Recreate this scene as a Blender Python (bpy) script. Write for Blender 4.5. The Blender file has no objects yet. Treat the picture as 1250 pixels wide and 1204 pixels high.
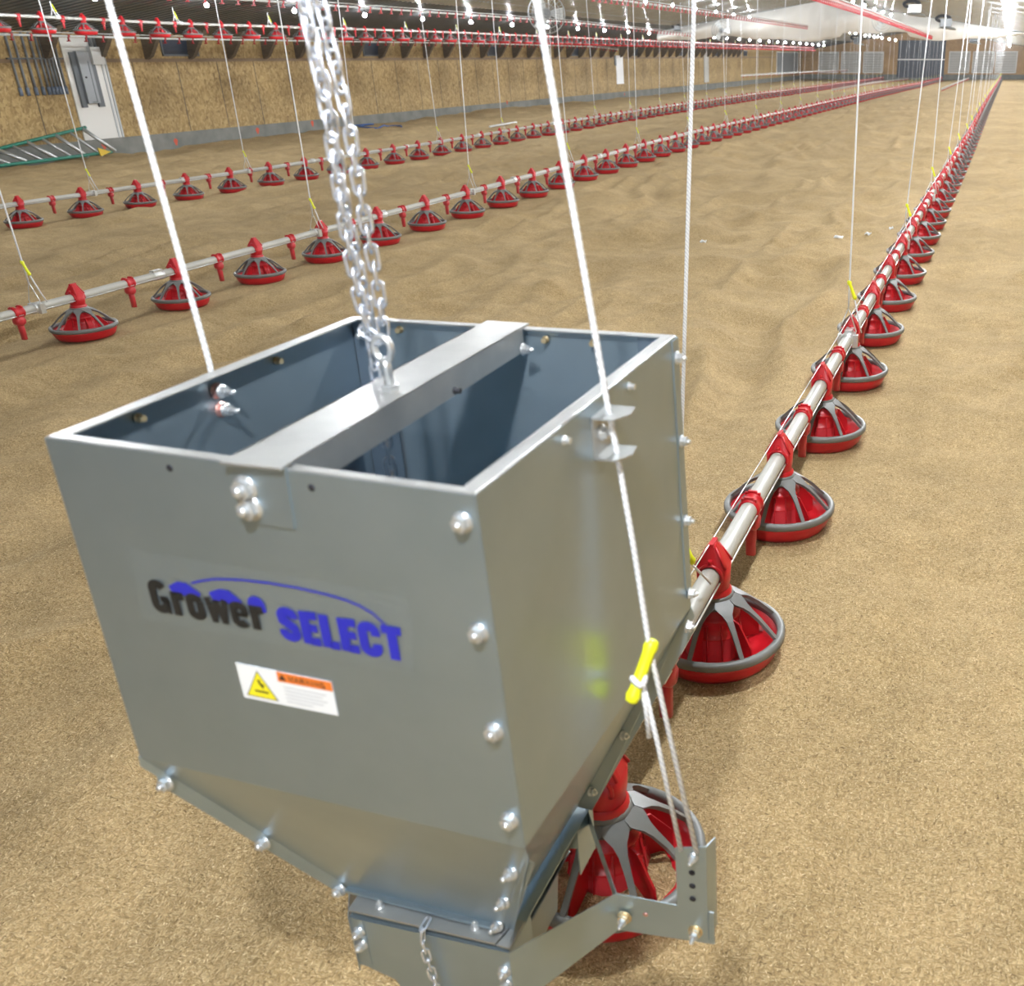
import bpy, bmesh, math, random
import numpy as np
from mathutils import Vector, Matrix

random.seed(7)
rng = np.random.default_rng(11)
scene = bpy.context.scene
COL = scene.collection
PI = math.pi

# ------------------------------------------------------------------ mesh helper
class MB:
    def __init__(s):
        s.v = []; s.f = []; s.m = []; s.sm = []
    def add(s, verts, faces, mat=0, smooth=False):
        b = len(s.v)
        s.v += [tuple(p) for p in verts]
        s.f += [tuple(b + i for i in f) for f in faces]
        s.m += [mat] * len(faces); s.sm += [smooth] * len(faces)
        return s
    def box(s, x0, x1, y0, y1, z0, z1, mat=0):
        v = [(x0,y0,z0),(x1,y0,z0),(x1,y1,z0),(x0,y1,z0),(x0,y0,z1),(x1,y0,z1),(x1,y1,z1),(x0,y1,z1)]
        return s.add(v, [(0,3,2,1),(4,5,6,7),(0,1,5,4),(1,2,6,5),(2,3,7,6),(3,0,4,7)], mat)
    def hexa(s, lo, hi, mat=0):
        # lo, hi: two matching polygons
        n = len(lo)
        f = [tuple(range(n))[::-1], tuple(range(n, 2*n))]
        f += [(i, (i+1) % n, n + (i+1) % n, n + i) for i in range(n)]
        return s.add(list(lo) + list(hi), f, mat)
    def prism(s, poly, thick, mat=0):
        # poly of 3d points, extruded by vector thick
        t = Vector(thick)
        return s.hexa([Vector(p) for p in poly], [Vector(p) + t for p in poly], mat)
    def tube(s, pts, r, n=8, mat=0, cap=True, smooth=True, closed=False):
        pts = [Vector(p) for p in pts]; N = len(pts)
        rs = r if hasattr(r, '__len__') else [r] * N
        verts = []; up = None
        for i, p in enumerate(pts):
            if closed: d = pts[(i+1) % N] - pts[i-1]
            else: d = pts[min(i+1, N-1)] - pts[max(i-1, 0)]
            d.normalize()
            if up is None:
                up = Vector((0,0,1)) if abs(d.z) < .9 else Vector((0,1,0))
            a = d.cross(up); a.normalize(); b = a.cross(d); b.normalize(); up = b
            for k in range(n):
                t = 2*PI*k/n
                verts.append(p + (a*math.cos(t) + b*math.sin(t)) * rs[i])
        f = []
        for i in range(N if closed else N-1):
            j = (i+1) % N
            for k in range(n):
                l = (k+1) % n
                f.append((i*n+k, i*n+l, j*n+l, j*n+k))
        s.add(verts, f, mat, smooth)
        if cap and not closed:
            b = len(s.v) - N*n
            s.f += [tuple(b + k for k in range(n))[::-1], tuple(b + (N-1)*n + k for k in range(n))]
            s.m += [mat]*2; s.sm += [False]*2
        return s
    def lathe(s, prof, n=32, mat=0, axis='z', org=(0,0,0), smooth=True, closed=False):
        verts = []; P = len(prof); o = Vector(org)
        for (r, h) in prof:
            for k in range(n):
                t = 2*PI*k/n; c, d = r*math.cos(t), r*math.sin(t)
                verts.append(o + Vector({'z': (c,d,h), 'y': (c,h,d), 'x': (h,c,d)}[axis]))
        f = []
        for i in range(P if closed else P-1):
            j = (i+1) % P
            for k in range(n):
                l = (k+1) % n
                f.append((i*n+k, i*n+l, j*n+l, j*n+k))
        return s.add(verts, f, mat, smooth)
    def loft(s, rings, mat=0, cap=True, smooth=True):
        n = len(rings[0]); verts = [p for r in rings for p in r]; f = []
        for i in range(len(rings)-1):
            for k in range(n):
                l = (k+1) % n
                f.append((i*n+k, i*n+l, (i+1)*n+l, (i+1)*n+k))
        if cap: f += [tuple(range(n))[::-1], tuple(range((len(rings)-1)*n, len(rings)*n))]
        return s.add(verts, f, mat, smooth)
    def mesh(s, name, mats, fix=True):
        me = bpy.data.meshes.new(name)
        me.from_pydata([tuple(v) for v in s.v], [], s.f)
        for m in (mats if isinstance(mats, (list, tuple)) else [mats]): me.materials.append(m)
        me.polygons.foreach_set('material_index', s.m)
        me.polygons.foreach_set('use_smooth', s.sm)
        if fix:
            bm = bmesh.new(); bm.from_mesh(me)
            bmesh.ops.recalc_face_normals(bm, faces=bm.faces)
            bm.to_mesh(me); bm.free()
        me.update()
        return me
    def build(s, name, mats, parent=None, loc=None, bevel=0, fix=True):
        o = bpy.data.objects.new(name, s.mesh(name, mats, fix)); COL.objects.link(o)
        if parent is not None: o.parent = parent
        if loc is not None: o.location = loc
        if bevel:
            m = o.modifiers.new('bevel', 'BEVEL'); m.width = bevel; m.segments = 2; m.limit_method = 'ANGLE'; m.angle_limit = .6
        return o

def tag(o, label, cat, group=None):
    o['label'] = label; o['category'] = cat
    if group: o['group'] = group
    return o
def thing(name, label, cat, loc=(0,0,0), rz=0, group=None):
    o = bpy.data.objects.new(name, None); COL.objects.link(o); o.empty_display_size = .1
    o.location = loc; o.rotation_euler = (0,0,rz)
    return tag(o, label, cat, group)
def struct(o): o['kind'] = 'structure'; return o
def dup(root, loc, label, group=None, rz=None):
    r = root.copy(); COL.objects.link(r); r.location = loc; r['label'] = label
    if rz is not None: r.rotation_euler = (0,0,rz)
    if group: r['group'] = group
    for ch in list(root.children):
        c = ch.copy(); COL.objects.link(c); c.parent = r
        for g in list(ch.children):
            d = g.copy(); COL.objects.link(d); d.parent = c
    return r

# ------------------------------------------------------------------ materials
def mat(name, col, rough=.5, metal=0, spec=.5, emit=None, es=0, alpha=1, trans=0):
    m = bpy.data.materials.new(name); m.use_nodes = True
    b = m.node_tree.nodes['Principled BSDF']
    b.inputs['Base Color'].default_value = (*col, 1)
    b.inputs['Roughness'].default_value = rough; b.inputs['Metallic'].default_value = metal
    b.inputs['Specular IOR Level'].default_value = spec
    b.inputs['Alpha'].default_value = alpha
    b.inputs['Transmission Weight'].default_value = trans
    if emit: b.inputs['Emission Color'].default_value = (*emit, 1); b.inputs['Emission Strength'].default_value = es
    return m
def nodes(m): return m.node_tree.nodes, m.node_tree.links, m.node_tree.nodes['Principled BSDF']
def coords(m, scale=(1,1,1), rot=(0,0,0), kind='Object'):
    n, l, b = nodes(m)
    tc = n.new('ShaderNodeTexCoord'); mp = n.new('ShaderNodeMapping')
    mp.inputs['Scale'].default_value = scale; mp.inputs['Rotation'].default_value = rot
    l.new(tc.outputs[kind], mp.inputs['Vector']); return mp.outputs['Vector']
def noise(m, vec, scale, detail=4, rough=.55, dist=0):
    n, l, b = nodes(m); t = n.new('ShaderNodeTexNoise')
    t.inputs['Scale'].default_value = scale; t.inputs['Detail'].default_value = detail
    t.inputs['Roughness'].default_value = rough; t.inputs['Distortion'].default_value = dist
    if vec is not None: l.new(vec, t.inputs['Vector'])
    return t.outputs['Fac']
def ramp(m, fac, stops, interp='LINEAR'):
    n, l, b = nodes(m); r = n.new('ShaderNodeValToRGB'); r.color_ramp.interpolation = interp
    e = r.color_ramp.elements
    while len(e) < len(stops): e.new(.5)
    for i, (p, c) in enumerate(stops):
        e[i].position = p; e[i].color = (*c, 1) if hasattr(c, '__len__') else (c, c, c, 1)
    l.new(fac, r.inputs['Fac']); return r.outputs['Color']
def mixc(m, a, bcol, fac, mode='MIX'):
    n, l, b = nodes(m); x = n.new('ShaderNodeMix'); x.data_type = 'RGBA'; x.blend_type = mode
    for s, val in ((x.inputs[6], a), (x.inputs[7], bcol)):
        if hasattr(val, 'is_linked'): l.new(val, s)
        else: s.default_value = (*val, 1)
    if hasattr(fac, 'is_linked'): l.new(fac, x.inputs[0])
    else: x.inputs[0].default_value = fac
    return x.outputs[2]
def bump(m, h, strength, dist=.01, prev=None):
    n, l, b = nodes(m); x = n.new('ShaderNodeBump')
    x.inputs['Strength'].default_value = strength; x.inputs['Distance'].default_value = dist
    l.new(h, x.inputs['Height'])
    if prev is not None: l.new(prev, x.inputs['Normal'])
    l.new(x.outputs['Normal'], b.inputs['Normal']); return x.outputs['Normal']
def mottled(name, c1, c2, scale, rough=.5, metal=0, bmp=0, stretch=(1,1,1), rr=None, spec=.5):
    m = mat(name, c1, rough, metal, spec); v = coords(m, stretch); f = noise(m, v, scale)
    n, l, b = nodes(m)
    l.new(ramp(m, f, [(.3, c1), (.7, c2)]), b.inputs['Base Color'])
    if rr: l.new(ramp(m, noise(m, v, scale*.6, 3), [(.3, rr[0]), (.7, rr[1])]), b.inputs['Roughness'])
    if bmp: bump(m, f, bmp, .003)
    return m

M = {}
M['steel'] = mottled('galvanized_steel', (.37,.46,.525), (.41,.50,.565), 9, .36, .84, 0, (1,1,1), (.30,.36))
M['rim'] = mottled('brushed_rim_steel', (.46,.475,.48), (.56,.57,.565), 14, .38, .82, 0, (1,1,1), (.32,.46))
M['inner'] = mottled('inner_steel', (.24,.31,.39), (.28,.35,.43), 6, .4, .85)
M['zinc'] = mat('zinc_bolt', (.82,.85,.88), .28, .8)
M['brass'] = mottled('yellow_zinc', (.75,.55,.28), (.8,.68,.45), 40, .35, .8)
M['pink'] = mat('copper_washer', (.72,.42,.38), .35, .8)
M['dark'] = mat('dark_hole', (.015,.015,.02), .7)
M['chain'] = mat('chain_zinc', (.80,.86,.97), .24, .85)
M['red'] = mottled('red_plastic', (.47,.006,.013), (.53,.009,.017), 20, .36, 0, 0, spec=.5)
M['redlite'] = mottled('translucent_red_plastic', (.50,.03,.04), (.56,.045,.055), 20, .32)
M['grey'] = mottled('grey_plastic', (.14,.143,.138), (.165,.168,.162), 25, .42)
M['tube'] = mottled('feed_tube_steel', (.40,.395,.36), (.47,.465,.43), 6, .48, .2, 0, (1,.15,1), (.36,.5))
M['white_plastic'] = mat('white_plastic', (.72,.74,.74), .4)
M['yellow'] = mat('yellow_plastic', (.82,.86,.02), .38)
M['blue_ink'] = mat('blue_ink', (.018,.02,.36), .5)
M['black_ink'] = mat('black_ink', (.012,.012,.012), .5)
M['paper'] = mat('sticker_white', (.78,.79,.80), .5)
M['orange_ink'] = mat('orange_ink', (.75,.19,.03), .5)
M['yellow_ink'] = mat('yellow_ink', (.83,.72,.02), .5)
M['grey_ink'] = mat('grey_ink', (.45,.46,.48), .5)
M['film'] = mat('clear_film', (.50,.54,.55), .22, 0, .5, alpha=.02)
M['wood_dark'] = mottled('brace_timber', (.10,.075,.05), (.17,.13,.085), 6, .75, 0, .1, (1,1,6))
M['concrete'] = mottled('stem_concrete', (.16,.168,.155), (.25,.25,.23), 2.2, .85, 0, .2)
M['whiteboard'] = mat('white_board', (.78,.77,.74), .5)
M['panel_grey'] = mat('breaker_grey', (.30,.32,.34), .45, .2)
M['rail_grey'] = mat('rail_grey', (.13,.145,.16), .5, .2)
M['pvc'] = mat('conduit_grey', (.20,.215,.23), .5)
M['pvcblue'] = mat('coupling_blue_grey', (.16,.20,.27), .5)
M['green'] = mat('fibreglass_green', (.015,.19,.13), .45)
M['alu'] = mat('aluminium', (.66,.68,.68), .35, .7)
M['blue_black'] = mottled('blue_black_sheet', (.025,.035,.062), (.035,.048,.08), 3, .42)
M['redpaint'] = mat('marking_red', (.62,.10,.05), .7)
M['cloth'] = mottled('white_curtain_cloth', (.74,.72,.68), (.80,.78,.74), 1.2, .75, 0, .3)
M['socket'] = mat('socket_black', (.03,.03,.03), .5)
M['wire'] = mat('guard_wire', (.42,.44,.45), .4, .6)
M['bluetarp'] = mat('blue_hose', (.03,.10,.32), .5)
M['bulb'] = mat('bulb_glow', (1,1,1), .3, emit=(.93,.97,1.0), es=1150)
M['bulb2'] = mat('bright_bulb_glow', (1,1,1), .3, emit=(.93,.97,1.0), es=2600)
M['scrap'] = mat('white_scrap', (.8,.82,.85), .5)
M['bigpane'] = mottled('shutter_plastic', (.50,.49,.46), (.58,.57,.54), .8, .3)

# ropes: white braid
m = M['rope'] = mat('white_braid', (.80,.81,.84), .6)
v = coords(m, (1,1,1)); n_, l_, b_ = nodes(m)
w = n_.new('ShaderNodeTexWave'); w.wave_type = 'BANDS'; w.bands_direction = 'DIAGONAL'
w.inputs['Scale'].default_value = 70; w.inputs['Distortion'].default_value = 0
l_.new(v, w.inputs['Vector']); l_.new(ramp(m, w.outputs['Fac'], [(.0,(.60,.61,.66)),(.45,(.84,.85,.87))]), b_.inputs['Base Color'])
bump(m, w.outputs['Fac'], .5, .002)

# oriented strand board
def osb(name, c0, c1, c2):
    m = mat(name, c1, .7)
    n, l, b = nodes(m); tc = n.new('ShaderNodeTexCoord')
    vo = n.new('ShaderNodeTexVoronoi'); vo.feature = 'F1'; vo.inputs['Scale'].default_value = 1
    mp = n.new('ShaderNodeMapping'); mp.inputs['Scale'].default_value = (24, 24, 13)
    nz = n.new('ShaderNodeTexNoise'); nz.inputs['Scale'].default_value = 9; nz.inputs['Detail'].default_value = 3
    l.new(tc.outputs['Object'], nz.inputs['Vector'])
    ad = n.new('ShaderNodeMix'); ad.data_type = 'RGBA'; ad.blend_type = 'LINEAR_LIGHT'; ad.inputs[0].default_value = .08
    l.new(tc.outputs['Object'], ad.inputs[6]); l.new(nz.outputs['Color'], ad.inputs[7])
    l.new(ad.outputs[2], mp.inputs['Vector']); l.new(mp.outputs['Vector'], vo.inputs['Vector'])
    c = ramp(m, vo.outputs['Color'], [(.1, c0), (.45, c1), (.85, c2)])
    big = ramp(m, noise(m, tc.outputs['Object'], .7, 3), [(.35, .82), (.65, 1.0)])
    l.new(mixc(m, c, big, 1, 'MULTIPLY'), b.inputs['Base Color'])
    return m
M['osb'] = osb('strand_board', (.27,.17,.06), (.41,.275,.105), (.54,.385,.17))
M['osb_end'] = osb('end_wall_board', (.44,.25,.10), (.54,.325,.135), (.62,.39,.18))

# litter of hulls and shavings
m = M['litter'] = mat('hull_litter', (.4,.3,.17), .9, spec=.15)
n_, l_, b_ = nodes(m); tc = n_.new('ShaderNodeTexCoord'); ov = tc.outputs['Object']
def vor(scale, stretch, rot):
    mp = n_.new('ShaderNodeMapping'); mp.inputs['Scale'].default_value = stretch; mp.inputs['Rotation'].default_value = (0,0,rot)
    l_.new(ov, mp.inputs['Vector'])
    nz = n_.new('ShaderNodeTexNoise'); nz.inputs['Scale'].default_value = 55; nz.inputs['Detail'].default_value = 1
    l_.new(ov, nz.inputs['Vector'])
    ad = n_.new('ShaderNodeMix'); ad.data_type = 'RGBA'; ad.blend_type = 'LINEAR_LIGHT'; ad.inputs[0].default_value = .012
    l_.new(mp.outputs['Vector'], ad.inputs[6]); l_.new(nz.outputs['Color'], ad.inputs[7])
    vo = n_.new('ShaderNodeTexVoronoi'); vo.inputs['Scale'].default_value = scale
    l_.new(ad.outputs[2], vo.inputs['Vector']); return vo
va = vor(120, (1, 2.2, 1), .6); vb = vor(110, (2.2, 1, 1), .3)
sel = ramp(m, noise(m, ov, 60, 1), [(.47, 0), (.53, 1)])
flk = mixc(m, va.outputs['Color'], vb.outputs['Color'], sel)
hgt = mixc(m, va.outputs['Distance'], vb.outputs['Distance'], sel)
fl = ramp(m, flk, [(.03, (.24,.165,.08)), (.16, (.42,.30,.145)), (.5, (.545,.395,.205)), (.95, (.70,.54,.31))])
edge = ramp(m, hgt, [(.35, 1), (.8, .62)])
c = mixc(m, fl, edge, .8, 'MULTIPLY')
c = mixc(m, c, ramp(m, noise(m, ov, .55, 5, .6), [(.3, (.80,.78,.74)), (.7, (1.06,1.05,1.04))]), 1, 'MULTIPLY')
c = mixc(m, c, ramp(m, noise(m, ov, 5, 5, .7), [(.3, .84), (.7, 1.08)]), 1, 'MULTIPLY')
M['litter_col'] = c
l_.new(c, b_.inputs['Base Color'])
nb = bump(m, noise(m, ov, 28, 6, .7), .5, .03)
bump(m, hgt, .6, .006, nb)

# ribbed ceiling sheet
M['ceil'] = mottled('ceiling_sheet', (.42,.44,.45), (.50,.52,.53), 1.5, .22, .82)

M['ceil_shade'] = mottled('painted_eave_shade', (.13,.14,.145), (.17,.18,.185), 1.5, .3, .85)  # same sheet towards the eave, with the shade there painted into its colour

# ------------------------------------------------------------------ the ground
GX = np.array([-20.5, -17.16, -11.68, -6.14, -.687, 3.4])
P1 = ([-30,0,10,13,16,22,28,35,45,60,88,104,120], [.325,.325,.318,.29,.255,.215,.235,.25,.215,.12,.02,-.07,-.1])
P2 = ([-30,0,5.4,8,12,16,19,28,33,40,52,62,76,104,120], [.14,.15,.160,.19,.21,.255,.28,.25,.235,.20,.13,.05,-.08,-.19,-.2])
P3 = ([-30,0,10,14.4,20,24.5,34,49,60,84,104,120], [.05,.05,.045,.022,.03,.062,.08,.06,-.01,-.11,-.18,-.2])
PW = ([-30,17,27,38,60,104,120], [-.14,-.13,-.09,.05,-.13,-.09,-.1])   # + .37 like the lines
P4 = ([-30,17,30,60,104,120], [-.05,-.05,0,-.05,-.14,-.15])
def spl(P, y):
    return np.interp(y, P[0], P[1])
def peak(line, y):
    P = {1: P1, 2: P2, 3: P3}[line]
    a = 1.2
    return float((spl(P, y-a) + 2*spl(P, y) + spl(P, y+a)) / 4)
PAN_H = .37
def vnoise(x, y, seed):
    r = np.random.default_rng(seed); T = r.random((256, 256))
    xi = np.floor(x).astype(int); yi = np.floor(y).astype(int); fx = x - xi; fy = y - yi
    fx = fx*fx*(3-2*fx); fy = fy*fy*(3-2*fy)
    a = T[xi % 256, yi % 256]; b = T[(xi+1) % 256, yi % 256]; c = T[xi % 256, (yi+1) % 256]; d = T[(xi+1) % 256, (yi+1) % 256]
    return (a*(1-fx) + b*fx)*(1-fy) + (c*(1-fx) + d*fx)*fy - .5
def base_floor(x, y):
    a = 1.2
    rows = [(spl(P, y-a) + 2*spl(P, y) + spl(P, y+a))/4 - PAN_H for P in (PW, P4, P3, P2, P1, P1)]
    out = np.zeros_like(x)
    for i in range(5):
        t = np.clip((x - GX[i])/(GX[i+1]-GX[i]), 0, 1)
        msk = (x >= GX[i]) & (x <= GX[i+1])
        out = np.where(msk, rows[i]*(1-t) + rows[i+1]*t, out)
    out = np.where(x > GX[-1], rows[-1], out); out = np.where(x < GX[0], rows[0], out)
    return out
def floor_z(x, y):
    x = np.asarray(x, float); y = np.asarray(y, float)
    z = base_floor(x, y)
    wv = x*2.9 + 1.3*vnoise(x*.9 + 3, y*.8, 8) + y*.32
    dune = (.5 - np.abs(vnoise(wv, y*.62 - x*.1, 5)*2))*.125*np.where(x < -.9, 1, .42)
    bumps = dune + (vnoise(x*1.3 + y*.25, y*2.3 - x*.3, 1)*.05 + vnoise(x*3.6 - y*.4, y*2.6 + x*.5, 2)*.06
             + vnoise(x*7.3, y*9.1, 3)*.020 + vnoise(x*16, y*19, 4)*.007)
    d = np.minimum.reduce([np.abs(x + .687), np.abs(x + 6.14), np.abs(x + 11.68)])
    near = np.clip((d - .16)/.35, .10, 1)
    z = z + bumps*near - .018*np.clip(1 - d/.2, 0, 1)*0
    # boot dents, right of the hopper line
    for (px, py, pr, dp) in DENTS:
        dd = ((x-px)**2 + (y-py)**2*1.6)/pr**2
        z = z - dp*np.exp(-dd) + dp*.45*np.exp(-((np.sqrt(dd)-1.5)**2)*3)
    return z - .004
DENTS = [(.25+random.random()*2.2, 2.2+random.random()*7, .10+.09*random.random(), .034) for _ in range(40)] + \
        [(-4.8+random.random()*3.4, 2.6+random.random()*9, .14+.12*random.random(), .030) for _ in range(46)]
def grid_lines(spec):
    out = [spec[0][0]]
    for (a, b, d) in spec:
        n = max(1, int(round((b-a)/d)))
        out += list(np.linspace(a, b, n+1)[1:])
    return np.array(out)
xs = grid_lines([(-20.05,-12,.12), (-12,-7,.07), (-7,-3,.045), (-3,1.6,.03), (1.6,3.3,.12)])
ys = grid_lines([(-12,-.2,.6), (-.2,6,.03), (6,12,.05), (12,22,.10), (22,45,.25), (45,104.3,.8)])
X, Y = np.meshgrid(xs, ys); Z = floor_z(X, Y)
nv = X.size; nx = len(xs); ny = len(ys)
me = bpy.data.meshes.new('floor')
me.vertices.add(nv); me.vertices.foreach_set('co', np.stack([X, Y, Z], -1).astype(np.float32).ravel())
ii = (np.arange(ny-1)[:, None]*nx + np.arange(nx-1)[None]).ravel()
q = np.stack([ii, ii+1, ii+nx+1, ii+nx], -1).astype(np.int32)
me.loops.add(q.size); me.loops.foreach_set('vertex_index', q.ravel())
me.polygons.add(len(q)); me.polygons.foreach_set('loop_start', np.arange(len(q), dtype=np.int32)*4)
me.polygons.foreach_set('loop_total', np.full(len(q), 4, np.int32)); me.polygons.foreach_set('use_smooth', np.ones(len(q), bool))
me.update(calc_edges=True); me.validate(); me.materials.append(M['litter'])
fl = bpy.data.objects.new('floor', me); COL.objects.link(fl); struct(fl)
def fz(x, y): return float(floor_z(np.array([x]), np.array([y]))[0])

# ------------------------------------------------------------------ shell
XL, XR, Y0, Y1, XRID, ZRID, SL = -20.0, 3.2, -12.0, 104.0, -8.4, 3.9, .153
def ceil_z(x): return ZRID - SL*abs(x - XRID)
b = MB()   # left wall: board from stem wall to eave
b.box(XL-.15, XL, Y0, Y1, -.11, ceil_z(XL)+.05)
struct(b.build('wall_left', M['osb']))
b = MB(); b.box(XL-.2, XL+.035, Y0, Y1, -1.0, -.105)
struct(b.build('baseboard_left', M['concrete']))
b = MB(); b.box(XL-.005, XL+.012, Y0, Y1, 1.50, 1.58); struct(b.build('trim_1', mottled('sill_strip', (.22,.15,.09), (.28,.19,.11), 3, .7)))
b = MB(); b.box(XR, XR+.15, Y0, Y1, -1.0, ceil_z(XR)+.05); struct(b.build('wall_right', M['osb']))
for nm, yy, mt in (('wall_end', Y1, M['osb_end']), ('wall_near', Y0-.15, M['osb_end'])):
    b = MB(); pl = [(XL-.1, yy, -1), (XR+.1, yy, -1), (XR+.1, yy, ceil_z(XR)), (XRID, yy, ZRID), (XL-.1, yy, ceil_z(XL))]
    b.prism(pl, (0,.15,0)); struct(b.build(nm, mt))
b = MB(); b.box(XL, XR, Y1-.04, Y1, -1, -.02); struct(b.build('baseboard_end', M['concrete']))
# ceiling with ribs running across the house
prof = []; y = Y0; z0 = 0
while y < Y1:
    prof += [(y, 0), (y+.17, 0), (y+.185, .018), (y+.215, .018)]; y += .23
prof.append((Y1, 0))
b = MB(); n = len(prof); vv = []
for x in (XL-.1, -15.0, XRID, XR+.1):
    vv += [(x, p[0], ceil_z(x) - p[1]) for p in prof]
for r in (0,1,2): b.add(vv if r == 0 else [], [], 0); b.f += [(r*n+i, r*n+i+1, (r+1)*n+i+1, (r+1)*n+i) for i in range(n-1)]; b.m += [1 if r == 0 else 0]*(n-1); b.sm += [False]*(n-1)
struct(b.build('ceiling', [M['ceil'], M['ceil_shade']]))

# vertical board joints on the left wall
k = 2
for j, yy in enumerate(np.arange(16.6, 70, 1.38)):
    b = MB(); b.box(XL-.01, XL+.004, yy-.012, yy+.012, -.1, 1.50)
    struct(b.build('trim_%d' % k, M['wood_dark'])); k += 1
# knee braces under the eave
for j in range(44):
    yy = 18.45 + 1.385*j
    x1 = XL + .62; z1 = ceil_z(x1)
    b = MB()
    b.hexa([(XL, yy-.06, 1.55), (XL+.16, yy-.06, 1.62), (x1, yy-.06, z1), (XL, yy-.06, ceil_z(XL))],
           [(XL, yy+.06, 1.55), (XL+.16, yy+.06, 1.62), (x1, yy+.06, z1), (XL, yy+.06, ceil_z(XL))])
    struct(b.build('trim_%d' % k, M['wood_dark'])); k += 1
# vent inlets high on the wall
for j in range(8):
    yy = 21.72 + 8.31*j
    t = thing('air_inlet', 'dark blue vent flap high on the board wall, %s from the white board' % ('nearest first second third fourth fifth sixth seventh eighth'.split()[j+1]), 'vent', (XL, yy, 1.63), group='wall vent inlets')
    b = MB(); b.box(.0, .03, 0, 1.2, 0, .04).box(0, .03, 0, 1.2, .36, .40).box(0, .03, 0, .04, 0, .4).box(0, .03, 1.16, 1.2, 0, .4); b.build('frame', M['rail_grey'], t)
    b = MB(); b.add([(.004,.04,.04),(.004,1.16,.04),(.06,1.16,.36),(.06,.04,.36)], [(0,1,2,3)]).add([(.0,.04,.04),(.0,1.16,.04),(.05,1.16,.36),(.05,.04,.36)], [(3,2,1,0)]); b.build('flap', M['blue_black'], t)

# white backing board with breaker panel
t = struct(thing('door_1', 'tall white board door in the left wall behind the breaker panel', 'door', (XL, 18.89, -.10)))
del t['category']
b = MB(); b.box(0, .03, 0, 1.03, 0, 2.1); b.build('board', M['whiteboard'], t)
b = MB(); b.box(.0, .045, .93, .97, 0, 2.1).box(0, .05, 1.03, 1.08, 0, 2.1); b.build('edge_strip', mat('edge_strip_grey', (.5,.52,.54), .5), t)
t = thing('breaker_panel', 'grey electrical breaker panel mounted on the white board', 'electrical panel', (XL+.03, 19.02, .58))
b = MB(); b.box(0, .10, .13, .45, .08, 1.15); b.build('cover', M['panel_grey'], t, bevel=.006)
b = MB(); b.box(0, .05, 0, .13, 0, 1.13).box(0, .05, .45, .60, 0, .98); b.build('side_trough', M['rail_grey'], t)
b = MB(); b.box(.10, .106, .36, .375, .1, .95).box(.10, .106, .24, .37, .10, .115); b.build('door_edge', M['rail_grey'], t)
b = MB(); b.lathe([(0,.0),(.018,.0),(.018,.02),(0,.02)], 12, 0, 'x', (.10,.22,.62)); b.build('latch', M['dark'], t)
t = thing('junction_box', 'small white junction box at upper corner of the breaker panel', 'electrical box', (XL+.03, 19.52, 1.46))
b = MB(); b.box(0, .12, 0, .32, 0, .36); b.build('box', M['white_plastic'], t, bevel=.006)
b = MB(); b.tube([(.05,.1,.36),(.05,.1,.62)], .03, 10); b.build('conduit_stub', M['rail_grey'], t)
b = MB(); b.tube([(.05,.22,.36),(.05,.22,.62)], .03, 10); b.build('conduit_stub', M['rail_grey'], t)
# conduits
cy = [17.63,17.80,18.0,18.17,18.31,18.41,18.5,18.58,18.66,18.74]
od = 'first second third fourth fifth sixth seventh eighth ninth tenth'.split()
for j, yy in enumerate(cy):
    t = thing('wall_conduit', 'grey vertical conduit on the board wall, %s in its row ending beside the breaker panel' % od[j], 'conduit', (XL+.03, yy, .87), group='conduit stubs')
    b = MB(); b.tube([(0,0,.1),(0,0,.62+.05*(j%3)),(0,0,1.22)], .024, 10); b.build('pipe', M['pvc'], t)
    b = MB(); b.tube([(0,0,0),(0,0,.16)], .036, 10); b.build('coupling', M['pvcblue'], t)
b = MB(); b.box(XL, XL+.06, 17.52, 18.85, 1.57, 1.60); tag(b.build('conduit_strap', M['rail_grey']), 'dark strap bar holding the row of grey conduits', 'strap')

# ladder lying on its side
t = thing('step_ladder', 'green rail aluminium ladder lying on its side against the stem wall', 'ladder', (0,0,0))
zb = fz(-19.6, 18) ; bx, tx = -19.55, -19.88
bot = lambda y: Vector((bx, y, fz(bx, y)+.06)); 
def topr(y): 
    f = (y - 16.2)/(18.92-16.2); return Vector((tx, y, -.16 + .34*f))
b = MB(); b.tube([bot(15.0), bot(16.2), bot(17.5), bot(19.1)], .035, 8); b.build('lower_rail', M['green'], t)
b = MB(); b.tube([topr(15.0), topr(17.5), topr(18.9)], .035, 8); b.build('upper_rail', M['green'], t)
for j in range(11):
    f = 15.2 + j*.36
    b = MB(); b.tube([topr(f), bot(f+.22+.02*j)], .028 if j % 2 else .04, 8); b.build('rung', M['alu'], t)
b = MB(); b.hexa([bot(18.75)+Vector((.03,0,.02)), bot(19.05)+Vector((.03,0,.02)), bot(18.72)+Vector((.03,0,.2))], [bot(18.75)+Vector((.05,0,.02)), bot(19.05)+Vector((.05,0,.02)), bot(18.72)+Vector((.05,0,.2))]); b.build('foot_bracket', mat('ladder_yellow', (.75,.5,.04), .5), t)

# paint marks on the stem wall
for j, (yy, zz, lbl) in enumerate(((19.35,-.24,'red paint spot on the concrete just below the white board'), (21.5,-.32,'red paint dash on the concrete past the white board'),
                                  (24.5,-.25,'red paint dash on the concrete two braces past the board'), (26.9,-.2,'red paint dash on the concrete by the hanging chain'),
                                  (39.6,-.12,'red paint dash on the concrete halfway along the wall'), (53.4,-.25,'red paint dash under the bright white side door'))):
    b = MB(); b.add([(XL+.037, yy+.06*math.cos(a)*(1+.3*math.sin(3*a)), zz+.085*math.sin(a)) for a in np.linspace(0, 2*PI, 14)[:-1]], [tuple(range(13))])
    tag(b.build('paint_mark', M['redpaint']), lbl, 'paint mark', 'red marks on the stem wall')

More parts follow.
